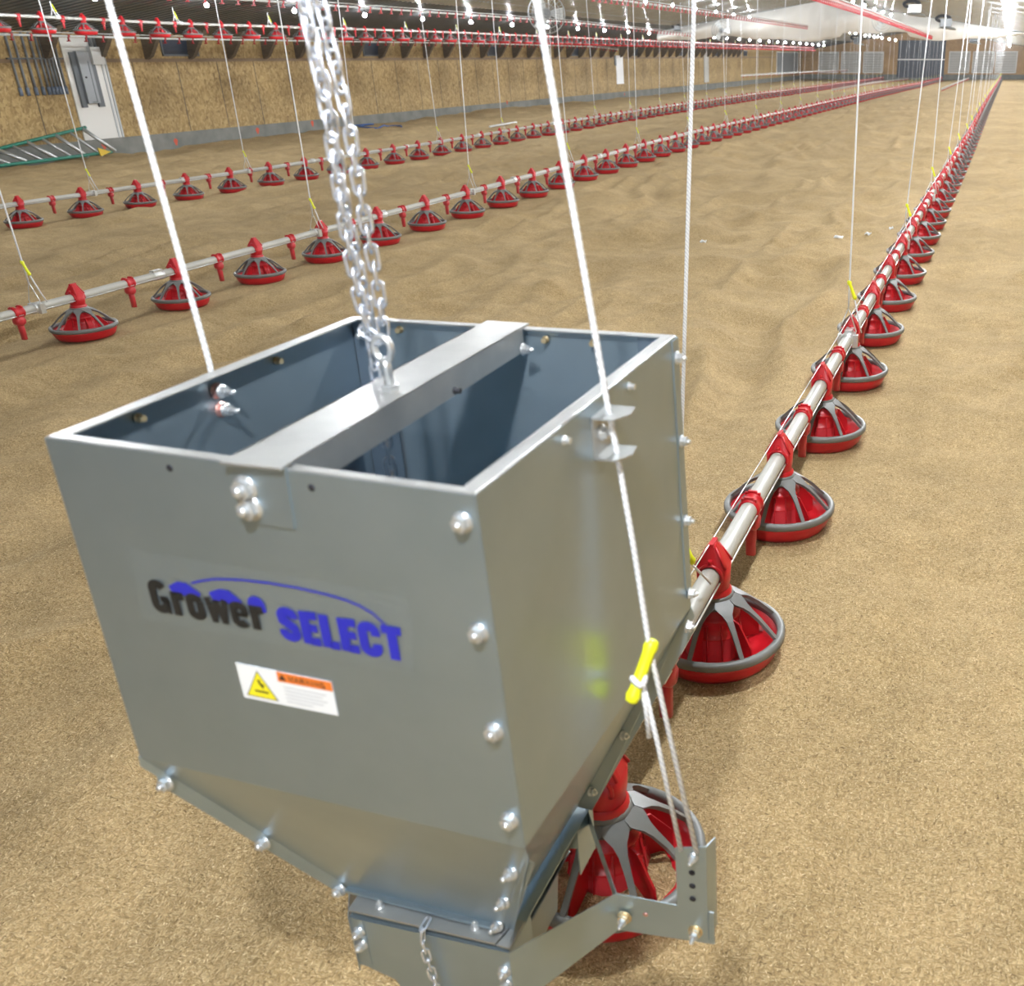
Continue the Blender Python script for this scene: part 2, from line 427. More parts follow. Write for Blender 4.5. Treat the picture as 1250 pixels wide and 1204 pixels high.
# far doors on the left wall
t = struct(thing('door_2', 'bright white side door far along the left wall', 'door', (XL, 52.4, .28))); del t['category']
b = MB(); b.box(0, .04, 0, 1.0, 0, 1.38); b.build('leaf', mat('bright_door', (.95,.96,1), .5), t)
b = MB(); b.box(0, .05, -.2, 0, .9, 1.38); b.build('frame', M['rail_grey'], t)
t = struct(thing('door_3', 'pale grey narrow door far along the left wall', 'door', (XL, 68.9, 0))); del t['category']
b = MB(); b.box(0, .05, 0, 1.1, 0, 1.9); b.build('leaf', M['bigpane'], t)
t = struct(thing('window_7', 'grey ribbed curtain opening at far end of the left wall', 'window', (XL, 92, .1))); del t['category']
b = MB(); b.box(0, .06, -.15, 0, 0, 1.9).box(0, .06, 9.6, 9.75, 0, 1.9).box(0, .06, 0, 9.6, 1.8, 1.9); b.build('frame', M['whiteboard'], t)
b = MB(); vv = []; nn = 60
for i in range(nn+1): vv += [(.02+.015*(i%2), 9.6*i/nn, 0), (.02+.015*(i%2), 9.6*i/nn, 1.8)]
b.add(vv, [(2*i, 2*i+2, 2*i+3, 2*i+1) for i in range(nn)]); b.build('pane', M['panel_grey'], t)

# end wall: six shuttered windows and the blue black doors
for j, x0 in enumerate((-18.33, -16.14, -13.96, -5.73, -3.51, -1.38)):
    t = struct(thing('window_%d' % (j+1), 'end wall window', 'window', (x0, Y1, .1))); del t['category']; del t['label']
    W, H = 2.0, 1.92
    b = MB(); b.box(0,W,-.06,0,0,.09).box(0,W,-.06,0,H-.09,H).box(0,.09,-.06,0,0,H).box(W-.09,W,-.06,0,0,H); b.build('frame', M['whiteboard'], t)
    b = MB(); vv = []; nn = 16
    for i in range(nn+1): vv += [(.09, -.02-.02*(i%2), .09+(H-.18)*i/nn), (W-.09, -.02-.02*(i%2), .09+(H-.18)*i/nn)]
    b.add(vv, [(2*i, 2*i+1, 2*i+3, 2*i+2) for i in range(nn)]); b.build('pane', M['bigpane'], t)
t = struct(thing('door_4', 'large blue black double door in the end wall', 'door', (-10.6, Y1, -.3))); del t['category']
b = MB(); vv = []; nn = 36
for i in range(nn+1): vv += [(4.5*i/nn, -.05-.012*(i%2), 0), (4.5*i/nn, -.05-.012*(i%2), 3.3)]
b.add(vv, [(2*i, 2*i+2, 2*i+3, 2*i+1) for i in range(nn)]); b.build('panel', M['blue_black'], t)
b = MB(); b.box(0, 4.5, -.13, -.08, 1.55, 1.66); b.build('rail', M['whiteboard'], t)

# ------------------------------------------------------------------ pan feeder parts (origin on the ground under the pan, line along y)
def dish_mb(n=40):
    b = MB()
    b.lathe([(.0,.018),(.11,.018),(.15,.024),(.178,.05),(.190,.074),(.198,.074),(.196,.05),(.186,.022),(.172,.004),(.16,0),(0,0)], n)
    return b
def ring_prof(): return [(.187,.066),(.191,.064),(.205,.064),(.210,.069),(.211,.082),(.207,.089),(.194,.091),(.187,.086)]
def grill_mb(n=40, ns=8, lod=0):
    b = MB()
    b.lathe(ring_prof() if not lod else [(.188,.065),(.21,.065),(.21,.09),(.188,.09)], n, closed=True)
    hz, hr = .204, .054
    b.lathe([(.047,hz-.012),(.057,hz-.014),(.058,hz+.004),(.047,hz+.012)], n, closed=True)
    b.lathe([(.053,hz-.008),(.054,hz+.0012),(.077,hz-.0113),(.0765,hz-.020)], n, closed=True)
    for k in range(ns):
        a = math.radians(39) + 2*PI*k/ns; ca, sa = math.cos(a), math.sin(a)
        rings = []
        for t, w in ((0,.0235),(.12,.0290),(.19,.0235),(.28,.0150),(.40,.0098),(.6,.0074),(1,.0064)) if not lod else ((0,.022),(.15,.026),(.4,.012),(1,.008)):
            r = hr + (.197-hr)*t; z = hz - .004 - (hz-.086)*t + .012*math.sin(PI*t)
            th = .0055
            ring = []
            for (sx, dz) in ((-1,th),(1,th),(1,-th),(-1,-th)):
                # thickness is along the slope normal, approximated radially + vertically
                rr = r + dz*.62; zz = z + dz*.78; ww = w*sx*(1 if dz > 0 else .75)
                ring.append((rr*ca - ww*sa, rr*sa + ww*ca, zz))
            rings.append(ring)
        b.loft(rings, smooth=False)
    return b
def cone_mb(n=32, fins=5, lod=0):
    b = MB()
    if lod: b.lathe([(.0,.2),(.046,.2),(.062,.13),(.07,.05),(.078,.02)], n)
    else:
        b.lathe([(.046,.215),(.046,.19),(.054,.165),(.062,.15),(.066,.148),(.066,.140),(.063,.136),(.066,.095),(.070,.093),(.070,.086)], n, 0)
        b.lathe([(.070,.086),(.073,.055),(.079,.02)], n, 1)
        for k in range(12):
            a = 2*PI*k/12; c, s = math.cos(a), math.sin(a)
            b.tube([(.064*c,.064*s,.135),(.0735*c,.0735*s,.055),(.079*c,.079*s,.02)], .0022, 4, 0)
        for k in range(fins):
            a = 2*PI*k/fins + .75; c, s = math.cos(a), math.sin(a); t = .0022
            pts = [(.06,.145),(.088,.138),(.128,.075),(.132,.022),(.07,.022)]
            b.hexa([(r*c + t*s, r*s - t*c, z) for r, z in pts], [(r*c - t*s, r*s + t*c, z) for r, z in pts], 0)
    return b
def cone_wide():
    b = cone_mb(); b.v = [(x*(1 if z > .17 else 1.16), y*(1 if z > .17 else 1.16), z) for x, y, z in b.v]; return b
def sellipse(rx, ry, z, p, n):
    out = []
    for k in range(n):
        a = 2*PI*(k+.5)/n; c, s = math.cos(a), math.sin(a)
        out.append((rx*math.copysign(abs(c)**(2/p), c), ry*math.copysign(abs(s)**(2/p), s), z))
    return out
def clamp_mb(n=20, lod=0):
    b = MB()
    if lod:
        b.loft([sellipse(.046,.046,.205,2,8), sellipse(.047,.04,.30,4,8), sellipse(.012,.018,.37,4,8)], smooth=False); return b
    b.lathe([(.045,.192),(.0525,.196),(.0525,.222),(.046,.228)], n)
    b.loft([sellipse(.045,.045,.195,2,n), sellipse(.045,.044,.235,2.2,n), sellipse(.0465,.040,.25,3.5,n), sellipse(.0475,.0385,.302,5,n)], smooth=True)
    b.loft([sellipse(.0475,.0385,.302,5,n), sellipse(.030,.027,.335,5,n), sellipse(.0125,.0175,.366,5,n), sellipse(.009,.014,.370,5,n)], smooth=False)
    for s in (-1, 1):
        pts = [(.035*math.cos(a), s*.0395, .278+.035*math.sin(a)) for a in np.linspace(-.35, PI+.35, 16)]
        b.tube(pts, .0055, 6)
        b.tube([(-.046,s*.034,.303),(-.011,s*.018,.362)], .004, 6).tube([(.046,s*.034,.303),(.011,s*.018,.362)], .004, 6)
        b.tube([(0,s*.036,.316),(0,s*.0375,.330)], .007, 8)
    b.box(-.007,.007,-.024,.024,.362,.374)
    return b
MATS_RED = [M['red'], M['redlite']]
def make_pan(name, label, loc, group):
    t = thing(name, label, 'feeder', loc, 0, group)
    dish_mb().build('dish', M['red'], t)
    grill_mb().build('grill', M['grey'], t)
    cone_wide().build('feed_cone', MATS_RED, t)
    clamp_mb().build('tube_clamp', M['red'], t)
    return t
def lowpan_mb():
    b = MB(); parts = [(dish_low(), 0), (grill_mb(16, 8, 1), 1), (cone_mb(12, 0, 1), 0), (clamp_mb(8, 1), 0)]
    for p, mi in parts: b.add(p.v, p.f, mi, False)
    return b
def dish_low():
    b = MB(); b.lathe([(0,.018),(.15,.022),(.19,.074),(.198,.074),(.186,.022),(.165,0)], 16); return b
# drop plug between pans
def plug_mb(lod=0):
    b = MB(); n = 18 if not lod else 8
    b.lathe([(.0295,-.036),(.036,-.034),(.0375,-.02),(.0345,-.018),(.0345,.018),(.0375,.02),(.036,.034),(.0295,.036)], n, 0, 'y', (0,0,.278), closed=False)
    for s in (-1, 1):
        b.box(-.013*1.2,.013*1.2, s*.027-.005, s*.027+.005, .306, .322)
        if not lod: b.box(-.026,-.012, s*.027-.004, s*.027+.004, .30,.316).box(.012,.026, s*.027-.004, s*.027+.004,.30,.316)
    return b
def plugdrop_mb(lod=0):
    b = MB(); n = 16 if not lod else 8
    b.lathe([(.0,-.030),(.022,-.030),(.033,-.02),(.033,.02),(.022,.030),(0,.030)], n, 0, 'x' , (0,0,.226))
    b.loft([sellipse(.019,.017,.235,3,n), sellipse(.0185,.016,.17,3,n), sellipse(.017,.0145,.10,3,n)], smooth=True)
    return b

LINES = {1: dict(x=-.687, y0=1.475, n=111), 2: dict(x=-6.14, y0=5.401, n=107), 3: dict(x=-11.68, y0=9.857, n=102), 4: dict(x=-17.16, y0=15.046, n=88)}
SP = .914
L4P = ([0,15,19,30,104],[2.385,2.375,2.345,2.40,2.40])
def line_z(l, y): return (float(np.interp(y, *L4P)) if l == 4 else peak(l, y)) - PAN_H
LNAME = {1: "the hopper's own feed line", 2: 'the second feed line, left of the hopper', 3: 'the third feed line, toward the board wall', 4: 'the raised feed line under the ceiling'}
FULL = {1: 13, 2: 14, 3: 12, 4: 9}; SHOW = {1: 92, 2: 86, 3: 72, 4: 50}; NAMED = {1: 20, 2: 20, 3: 20, 4: 18}
ORD = ('first second third fourth fifth sixth seventh eighth ninth tenth eleventh twelfth thirteenth fourteenth fifteenth sixteenth seventeenth eighteenth nineteenth twentieth').split()
LFIRST = {1: 'from the hopper on its line', 2: 'along the second feed line', 3: 'along the third feed line', 4: 'along the raised ceiling line'}
LREST = {1: "red feeder pan far down the hopper's own feed line", 2: 'red feeder pan far down the second feed line', 3: 'red feeder pan far down the third feed line', 4: 'red feeder pan far along the raised ceiling line'}
LGRP = {1: "feeder pans on the hopper's line", 2: 'feeder pans on the second line', 3: 'feeder pans on the third line', 4: 'feeder pans on the raised line'}
low_mesh = lowpan_mb().mesh('feeder_pan_small', [M['red'], M['grey']])
plug_root = None; pan_root = None
lowplug = MB()
for p in (plug_mb(1), plugdrop_mb(1)): lowplug.add(p.v, p.f, 0, False)
lowplug_mesh = lowplug.mesh('drop_plug_small', [M['red']])
stuff_pan = []; stuff_plug = []
for l, L in LINES.items():
    for i in range(L['n']):
        y = L['y0'] + i*SP
        if y > Y1 - .6: continue
        x = L['x'] + (.018 if (l == 1 and i == 0) else 0)
        z = line_z(l, y)
        if i < NAMED[l]: lab = 'red feeder pan with grey grill, %s %s' % (ORD[i], LFIRST[l])
        else: lab = LREST[l]
        if i < FULL[l]:
            if pan_root is None: pan_root = make_pan('feeder_pan', lab, (x, y, z), LGRP[l])
            else: dup(pan_root, (x, y, z), lab, LGRP[l])
        elif i < SHOW[l]:
            o = bpy.data.objects.new('feeder_pan', low_mesh); COL.objects.link(o); o.location = (x, y, z); tag(o, lab, 'feeder', LGRP[l])
        else: stuff_pan.append((x, y, z))
        # plug half way to the previous pan
        yp = y - SP/2; zp = line_z(l, yp)
        if i < NAMED[l]: plab = 'red drop plug clipped on the tube, %s %s' % (ORD[i], LFIRST[l])
        else: plab = LREST[l].replace('feeder pan', 'drop plug')
        gp = LGRP[l].replace('feeder pans', 'drop plugs')
        xp = L['x']
        if l == 1 and i == 0: continue
        if i < FULL[l]:
            if plug_root is None:
                plug_root = thing('drop_plug', plab, 'drop plug', (xp, yp, zp), 0, gp)
                plug_mb().build('saddle', M['red'], plug_root); plugdrop_mb().build('drop_tube', M['redlite'], plug_root)
            else: dup(plug_root, (xp, yp, zp), plab, gp)
        elif i < SHOW[l]:
            o = bpy.data.objects.new('drop_plug', lowplug_mesh); COL.objects.link(o); o.location = (xp, yp, zp); tag(o, plab, 'drop plug', gp)
        else: stuff_plug.append((xp, yp, zp))
def replicate(name, me, locs, mats, label, cat):
    nvv = len(me.vertices); co = np.zeros(nvv*3); me.vertices.foreach_get('co', co); co = co.reshape(-1, 3)
    b = MB()
    fs = [tuple(p.vertices) for p in me.polygons]; ms = [p.material_index for p in me.polygons]
    for L in locs:
        base = len(b.v); b.v += [tuple(r) for r in (co + np.array(L))]
        b.f += [tuple(base+i for i in f) for f in fs]; b.m += ms; b.sm += [False]*len(fs)
    o = b.build(name, mats, fix=False); tag(o, label, cat); o['kind'] = 'stuff'
replicate('distant_feeder_pans', low_mesh, stuff_pan, [M['red'], M['grey']], 'mass of tiny red feeder pans at the far ends of the lines', 'feeder')
replicate('distant_drop_plugs', lowplug_mesh, stuff_plug, [M['red']], 'mass of tiny red drop plugs at the far ends of the lines', 'drop plug')

# feed lines: tube, couplings, wire
for l, L in LINES.items():
    ya = {1: .93, 2: -2.0, 3: 3.0, 4: 8.0}[l]; ye = L['y0'] + SP*(L['n']-1)
    yv = np.arange(ya, min(ye, Y1-.5), SP/2)
    t = thing('feed_line', {1: 'steel feed tube running from under the hopper to the end wall', 2: 'steel feed tube of the second line, left of the hopper',
                            3: 'steel feed tube of the third line, nearest the board wall on the floor', 4: 'raised steel feed tube hoisted under the ceiling at left'}[l], 'feed line', (L['x'], 0, 0), 0, 'feed lines')
    b = MB(); b.tube([(0, y, line_z(l, y)+.278) for y in yv], .029, 20 if l < 3 else 12); b.build('tube', M['tube'], t)
    b = MB(); b.tube([(.029, y, line_z(l, y)+.262) for y in yv if l != 1 or y > 1.6], .0032, 6); b.build('guide_rod', M['zinc'], t)
    yw = [y for y in np.arange(L['y0'], min(ye, Y1-.5), SP)]
    if l == 1: b = MB(); b.tube([(-.006, y, line_z(l, y)+.372) for y in yw], .0018, 5); b.build('anti_roost_wire', M['zinc'], t)
    for j in range(12):
        y = L['y0'] + SP*(3.3*j + {1: .62, 2: .80, 3: 2.95, 4: 1.4}[l])
        if y > Y1-1: break
        b = MB(); b.lathe([(.029,-.05),(.034,-.048),(.034,.048),(.029,.05)], 16, 0, 'y'); b.box(-.02,.02,-.045,.045,.028,.042)
        b.build('coupling', M['alu'], t, loc=(0, y, line_z(l, y)+.278))

# hanger drops: rope, yellow adjuster, hook, clamp
def hanger(x, y, zt, xtop, ztop, label, group, r=.0045, full=True, l=1, tail=None):
    t = thing('hanger_rope', label, 'rope', (x, y, zt), 0, group)
    b = MB()
    H = ztop - zt; dx = xtop - x
    up = lambda h: Vector((dx*h/H, 0, h))
    P = up(.30); Q = up(.16)
    b.tube([Q, P, up(H*.5), up(H)], r, 8 if full else 5)
    b.tube([P + Vector((.028,0,-.075)), *(tail or (Vector((.055,.015,.10)), Vector((.07,.03,.035))))], r*.8, 6)
    b.build('cord', M['rope'], t)
    b = MB(); a = P + Vector((-.006,0,.012)); c = P + Vector((.034,0,-.085))
    b.tube([a, a.lerp(c,.12), a.lerp(c,.25), a.lerp(c,.8), a.lerp(c,.9), c], [.007,.0125,.0085,.0085,.012,.006], 8)
    b.build('adjuster', M['yellow'], t)
    b = MB(); z0 = .0
    b.tube([(-.036,0,z0),(-.045,0,.05),(Q.x-.004,0,Q.z),(Q.x+.004,0,Q.z),(.045,0,.05),(.036,0,z0)], .003, 6)
    b.build('hook', M['zinc'], t)
    if full and not tail:
        b = MB(); b.lathe([(.029,-.03),(.037,-.028),(.037,.028),(.029,.03)], 16, 0, 'y').box(.03,.056,-.018,.018,-.035,.03).box(-.05,-.03,-.014,.014,-.02,.03)
        b.build('tube_collar', M['alu'], t)
    return t
HG = {1: (2.03, 2.96, 34), 2: (5.09, 2.96, 33), 3: (10.95, 2.96, 31)}
for l, (ya, st, cnt) in HG.items():
    L = LINES[l]
    for k in range(cnt):
        y = ya + st*k
        if y > 100: break
        zt = line_z(l, y) + .278; x = L['x']
        zc = ceil_z(x) - .02
        lean = (.055 if k % 2 == 0 else .012) if l == 1 else (-.02, .015, .04)[k % 3]
        if l == 1 and k == 1: lean = .0
        xt = x + lean*(zc-zt)
        nm = {1: "the hopper's feed line", 2: 'the second feed line', 3: 'the third feed line'}[l]
        lab = ('white hanger rope with yellow adjuster, %s from the near end of %s' % (ORD[k], nm)) if k < 12 else 'thin hanger rope far down %s' % nm
        hanger(x, y, zt, xt, zc, lab, 'hanger ropes of ' + nm, .0045 if l == 1 else (.0055 if l == 2 else .0065), k < 8, l, (Vector((.012,.10,.16)), Vector((.040,.19,.055))) if (l == 1 and k == 0) else None)
# short drops of the raised line
t0 = None
for k in range(26):
    y = 13.3 + 2.95*k; x = -17.16; zt = line_z(4, y) + .278
    lab = ('short white drop cord hoisting the raised feed line, %s along' % ORD[k]) if k < 14 else 'short drop cord on the far stretch of the raised feed line'
    if t0 is None:
        t = t0 = thing('hoist_cord', lab, 'rope', (x, y, zt), 0, 'drop cords of the raised line')
        zc = ceil_z(x) - line_z(4, y) - .278 - .02
        b = MB(); b.tube([(-.03,-.03,0),(0,0,zc*.6),(0,0,zc+.12)], .011, 6).tube([(.03,.05,0),(.0,0,zc*.55)], .009, 6).tube([(.02,.12,.02),(0,0,.16)], .008, 6); b.build('cord', M['rope'], t)
        b = MB(); b.tube([(0,.02,zc*.9),(.03,.05,zc*.35)], .012, 6); b.build('adjuster', M['yellow'], t)
    else: dup(t0, (x, y, zt), lab)

# ------------------------------------------------------------------ drinker lines
def drinker(name, pts, label, nip_step=.35, cap=100, r=.022, white=True, ang=0, z_off=-.03):
    t = thing(name, label, 'drinker line', (pts[0][0], pts[0][1], pts[0][2]))
    o = Vector(pts[0]); P = [Vector(p)-o for p in pts]
    b = MB(); b.tube(P, r, 10); b.build('water_pipe', M['white_plastic'] if white else M['tube'], t)
    b = MB(); b.tube([p + Vector((0,0,.06)) for p in P], .012, 6); b.build('stabilizer_rod', M['alu'], t)
    seg = [(P[i], P[i+1]) for i in range(len(P)-1)]
    locs = []
    for a, c in seg:
        d = (c-a).length; n = max(1, int(d/nip_step))
        locs += [a.lerp(c, (j+.5)/n) for j in range(n)]
    nb = MB(); nb.box(-.03,.03,-.022,.022,-.02,.028).box(-.012,.012,-.012,.012,-.085,-.02).box(-.05,.03,-.014,.014,-.10,-.082)
    nm = nb.mesh('nipple', [M['red']])
    locs.sort(key=lambda p: (p+o).y)
    for j, p in enumerate(locs[:cap]):
        q = bpy.data.objects.new('nipple', nm); COL.objects.link(q); q.parent = t; q.location = p
    if len(locs) > cap:
        b = MB()
        for p in locs[cap:]:
            b.add([Vector(v)+p for v in nb.v], nb.f)
        q = b.build('distant_nipples', M['red'], t); q['kind'] = 'stuff'
    return t
drinker('drinker_line', [(-18.7,13,2.02),(-18.7,20.7,1.99),(-18.7,36.3,2.05),(-18.7,46,2.03),(-18.7,49.4,1.92)], 'raised drinker line with red nipples below the raised feed line', .42)
drinker('drinker_line', [(-14.4,15,2.60),(-14.4,28,2.65),(-14.4,34,2.66),(-14.4,52,2.5)], 'raised white drinker line with red nipples under left ceiling slope', .42)
drinker('drinker_line', [(-8.9,22,2.79),(-8.9,32,2.81),(-8.9,47.4,2.80)], 'raised drinker line at mid ceiling, ending before the white curtain', .35)
drinker('drinker_line', [(-3.4,18,2.58),(-3.4,25.9,2.55),(-3.4,36.6,2.46),(-3.4,47.5,2.36)], 'raised red drinker line sloping toward the blue black doors', .22)
drinker('drinker_line', [(-14.4,57,.62),(-14.4,77,.55),(-14.4,97,.46)], 'lowered drinker line far off beyond the white curtain', 1.0, 40, .03)
drinker('drinker_line', [(-8.9,55,-.02),(-8.9,72,-.06),(-8.9,98,-.28)], 'lowered red drinker line on the floor between second and third lines', 1.0, 40, .03, False)
drinker('drinker_line', [(-3.4,57,-.02),(-3.4,76,-.08),(-3.4,96,-.2)], "lowered red drinker line beside the far end of the hopper's line", 1.0, 40, .035, False)

# ------------------------------------------------------------------ lamps
bulb_me = None
def bulb_mesh():
    bm = bmesh.new(); bmesh.ops.create_icosphere(bm, subdivisions=2, radius=.042)
    me = bpy.data.meshes.new('globe'); bm.to_mesh(me); bm.free(); me.materials.append(M['bulb'])
    for p in me.polygons: p.use_smooth = True
    return me
bulb_me = bulb_mesh(); bulb2_me = bulb_mesh(); bulb2_me.materials[0] = M['bulb2']
sb = MB(); sb.lathe([(.0,.035),(.022,.035),(.026,.09),(.026,.12),(0,.12)], 10).tube([(0,0,.12),(0,0,.3)], .006, 5); sock_me = sb.mesh('socket', [M['socket']])
ROWS = [('left', -16.0, 2.57, 10.6, 2.75, 31), ('second', -11.3, 3.19, 2.25, 2.75, 35), ('ridge side', -5.0, 3.17, 4.0, 2.75, 34), ("hopper's", -.2, 2.46, -5.6, 2.75, 38), ('far ridge', -8.4, 2.70, 62.9, 4.3, 5)]
for nm, x, z, ya, st, cnt in ROWS:
    first = True
    for k in range(cnt):
        y = ya + st*k
        if abs(y-48.3) < .6: continue
        t = thing('light_bulb', '', 'light bulb', (x, y, z - (.0016*max(0, y-50) if nm != 'far ridge' else 0)), 0, 'bulbs of the %s row' % nm)
        inview = (y > {'left': 10, 'second': 30, 'ridge side': 32, "hopper's": 15, 'far ridge': 60}[nm])
        t['label'] = ('bare glowing bulb in the %s lamp row, %s one in view' % (nm, ORD[int((y - {'left': 10, 'second': 30, 'ridge side': 32, "hopper's": 15, 'far ridge': 60}[nm])/st)])) if inview and (y - {'left': 10, 'second': 30, 'ridge side': 32, "hopper's": 15, 'far ridge': 60}[nm])/st < 14 else ('bare glowing bulb in the far stretch of the %s lamp row' % nm if inview else 'bare glowing bulb overhead in the near stretch of the %s lamp row' % nm)
        g = bpy.data.objects.new('globe', bulb2_me if x > -1 else bulb_me); COL.objects.link(g); g.parent = t
        s = bpy.data.objects.new('socket', sock_me); COL.objects.link(s); s.parent = t

# ------------------------------------------------------------------ white curtain gathered under the ceiling
yC = 48.3; vv = []; nxs = 120; nzs = 14
b = MB()
for side in (0, 1):
    for i in range(nxs+1):
        x = -16.2 + (2.9+16.2)*i/nxs; zt = ceil_z(x) - .03
        zb = 2.34 + .10*math.sin(x*.9+.7) + .05*math.sin(x*2.3) + (.14 if -7.5 < x < -4.5 else 0)
        zb = min(zb, zt - .05)
        for j in range(nzs+1):
            f = j/nzs
            bulge = .10 + .34*math.sin(PI*min(1, f*1.0))*(.8+.3*math.sin(x*1.7+f*3)) + .03*math.sin(x*9+2*f) + .02*math.sin(x*21)
            vv.append((x, yC + (-bulge if side == 0 else bulge), zt*(1-f) + zb*f))
n1 = nzs+1; S = (nxs+1)*n1
ff = [(s*S + i*n1+j, s*S + (i+1)*n1+j, s*S + (i+1)*n1+j+1, s*S + i*n1+j+1) for s in (0,1) for i in range(nxs) for j in range(nzs)]
ff += [(i*n1+nzs, (i+1)*n1+nzs, S+(i+1)*n1+nzs, S+i*n1+nzs) for i in range(nxs)]
b.add(vv, ff, 0, True)
tag(b.build('brooding_curtain', M['cloth']), 'white cloth curtain gathered under the ceiling across the house', 'curtain')

# ------------------------------------------------------------------ stir fans and heaters
def fan(loc, R, rz, label):
    t = thing('stir_fan', label, 'fan', loc, rz, 'round caged fans')
    b = MB()
    for rr, yy in ((1,0),(.98,-.16),(.75,-.2),(.5,-.22),(.25,-.23),(.98,.14)):
        b.tube([(R*rr*math.cos(a), yy*R*1.1, R*rr*math.sin(a)) for a in np.linspace(0, 2*PI, 37)[:-1]], .007, 5, closed=True)
    for k in range(28):
        a = 2*PI*k/28; c, s = math.cos(a), math.sin(a)
        b.tube([(.1*R*c,-.25*R,.1*R*s),(.6*R*c,-.24*R,.6*R*s),(R*c,-.16*R,R*s),(R*c,.14*R,R*s)], .004, 4)
    b.build('cage', M['wire'], t)
    b = MB(); b.lathe([(0,-.1),(.09,-.1),(.1,.15),(0,.17)], 16, 0, 'y'); b.build('motor', M['panel_grey'], t)
    for k in range(3):
        a = 2*PI*k/3; bl = MB()
        v = []
        for f, w, tw in ((.12,.05,.8),(.5,.11,.6),(.9,.13,.4)):
            for s in (-1, 1):
                p = Vector((R*f, s*w*math.sin(tw), s*w*math.cos(tw))); v.append(Matrix.Rotation(a, 3, 'Y') @ Vector((p.x, p.y*.5-.04, p.z)))
        bl.add(v, [(0,1,3,2),(2,3,5,4)]); o = bl.build('blade', M['white_plastic'], t)
        m_ = o.modifiers.new('solid', 'SOLIDIFY'); m_.thickness = .006
    b = MB(); b.tube([(0,0,R),(0,0,ceil_z(loc[0])-loc[2])], .014, 6); b.build('hanger', M['wire'], t)
fan((-9.95, 22, 2.46), .40, .35, 'round caged stir fan hanging near the right hopper rope')
fan((-12.1, 44.5, 2.62), .42, .25, 'round caged stir fan hanging before the left part of the curtain')
fan((-5.25, 44.5, 2.92), .42, .15, 'round caged stir fan behind the red raised drinker line')
def heater(loc, label, s=1.0, cm='alu'):
    t = thing('brooder_heater', label, 'heater', loc, .2, 'hanging heaters')
    b = MB(); b.box(-.28*s,.28*s,-.18*s,.18*s,-.18*s,.18*s); b.build('cabinet', M[cm], t, bevel=.02)
    b = MB(); b.tube([(.34*s*math.cos(a)-.15*s, -.1*s, .18*s+.12*s*math.sin(a)) for a in np.linspace(0, 2*PI, 19)[:-1]], .07*s, 8, closed=True); b.build('gas_hose', M['dark'], t)
    b = MB(); b.hexa([(-.3*s,-.4*s,-.24*s),(.5*s,-.4*s,-.34*s),(.5*s,.4*s,-.34*s),(-.3*s,.4*s,-.24*s)], [(-.2*s,-.3*s,-.18*s),(.4*s,-.3*s,-.22*s),(.4*s,.3*s,-.22*s),(-.2*s,.3*s,-.18*s)]); b.build('reflector', M['rim'], t)
    b = MB(); b.tube([(0,0,.18*s),(0,0,ceil_z(loc[0])-loc[2])], .012, 6); b.build('hanger', M['wire'], t)
heater((-2.68, 30, 2.78), 'silver hanging heater with dark hose above the far hopper ropes', .62)
heater((-2.45, 40.5, 2.72), 'flat silver heater hood hanging in front of the curtain', .75, 'panel_grey')
heater((-2.4, 70, 2.58), 'dark heater hanging beyond the curtain above the end windows', .9, 'rail_grey')
heater((-14.7, 46.5, 2.78), 'grey hanging heater at the left part of the curtain', .5, 'panel_grey')
heater((-8.7, 62, 2.45), 'dark heater hanging beyond the curtain left of the doors', .8, 'rail_grey')

# ------------------------------------------------------------------ things on the ground
for j, (x, y, s, lab) in enumerate(((-2.81,9.57,.05,'tiny white paper scrap on the litter, leftmost'), (-1.45,9.59,.07,'white feather scrap on the litter nearest the line'),
                               (-1.21,9.95,.05,'small white scrap on the litter close behind the rope'), (-2.66,8.53,.03,'speck of white scrap on the litter below the others'), (-1.05,10.7,.06,'curled white scrap farthest up the litter'))):
    b = MB(); s *= .55; vv = [(s*math.cos(a)*(1+.4*math.sin(2.3*a+j)), s*.7*math.sin(a), .012+.012*math.sin(3*a+j)) for a in np.linspace(0, 2*PI, 11)[:-1]]
    b.hexa(vv, [(p[0]*.9, p[1]*.9, p[2]+.008) for p in vv]); tag(b.build('litter_scrap', M['scrap'], loc=(x, y, fz(x, y))), lab, 'scrap', 'white scraps')
b = MB(); pts = [(-19.3+.13*k + .25*math.sin(k*1.3), 27.9+.5*math.sin(k*.9)+.02*k, fz(-19.3+.13*k, 28)+.05) for k in range(12)]
b.tube(pts, .022, 8); tag(b.build('water_hose', M['bluetarp']), 'coiled blue hose lying on the floor by the stem wall', 'hose')
b = MB(); b.tube([(-14.75, 28.0, fz(-14.75, 28)+.04), (-14.67, 29.6, fz(-14.7, 29.6)+.05)], .03, 8); tag(b.build('pipe_offcut', M['white_plastic']), 'short pale pipe lying on the floor behind the third line', 'pipe')

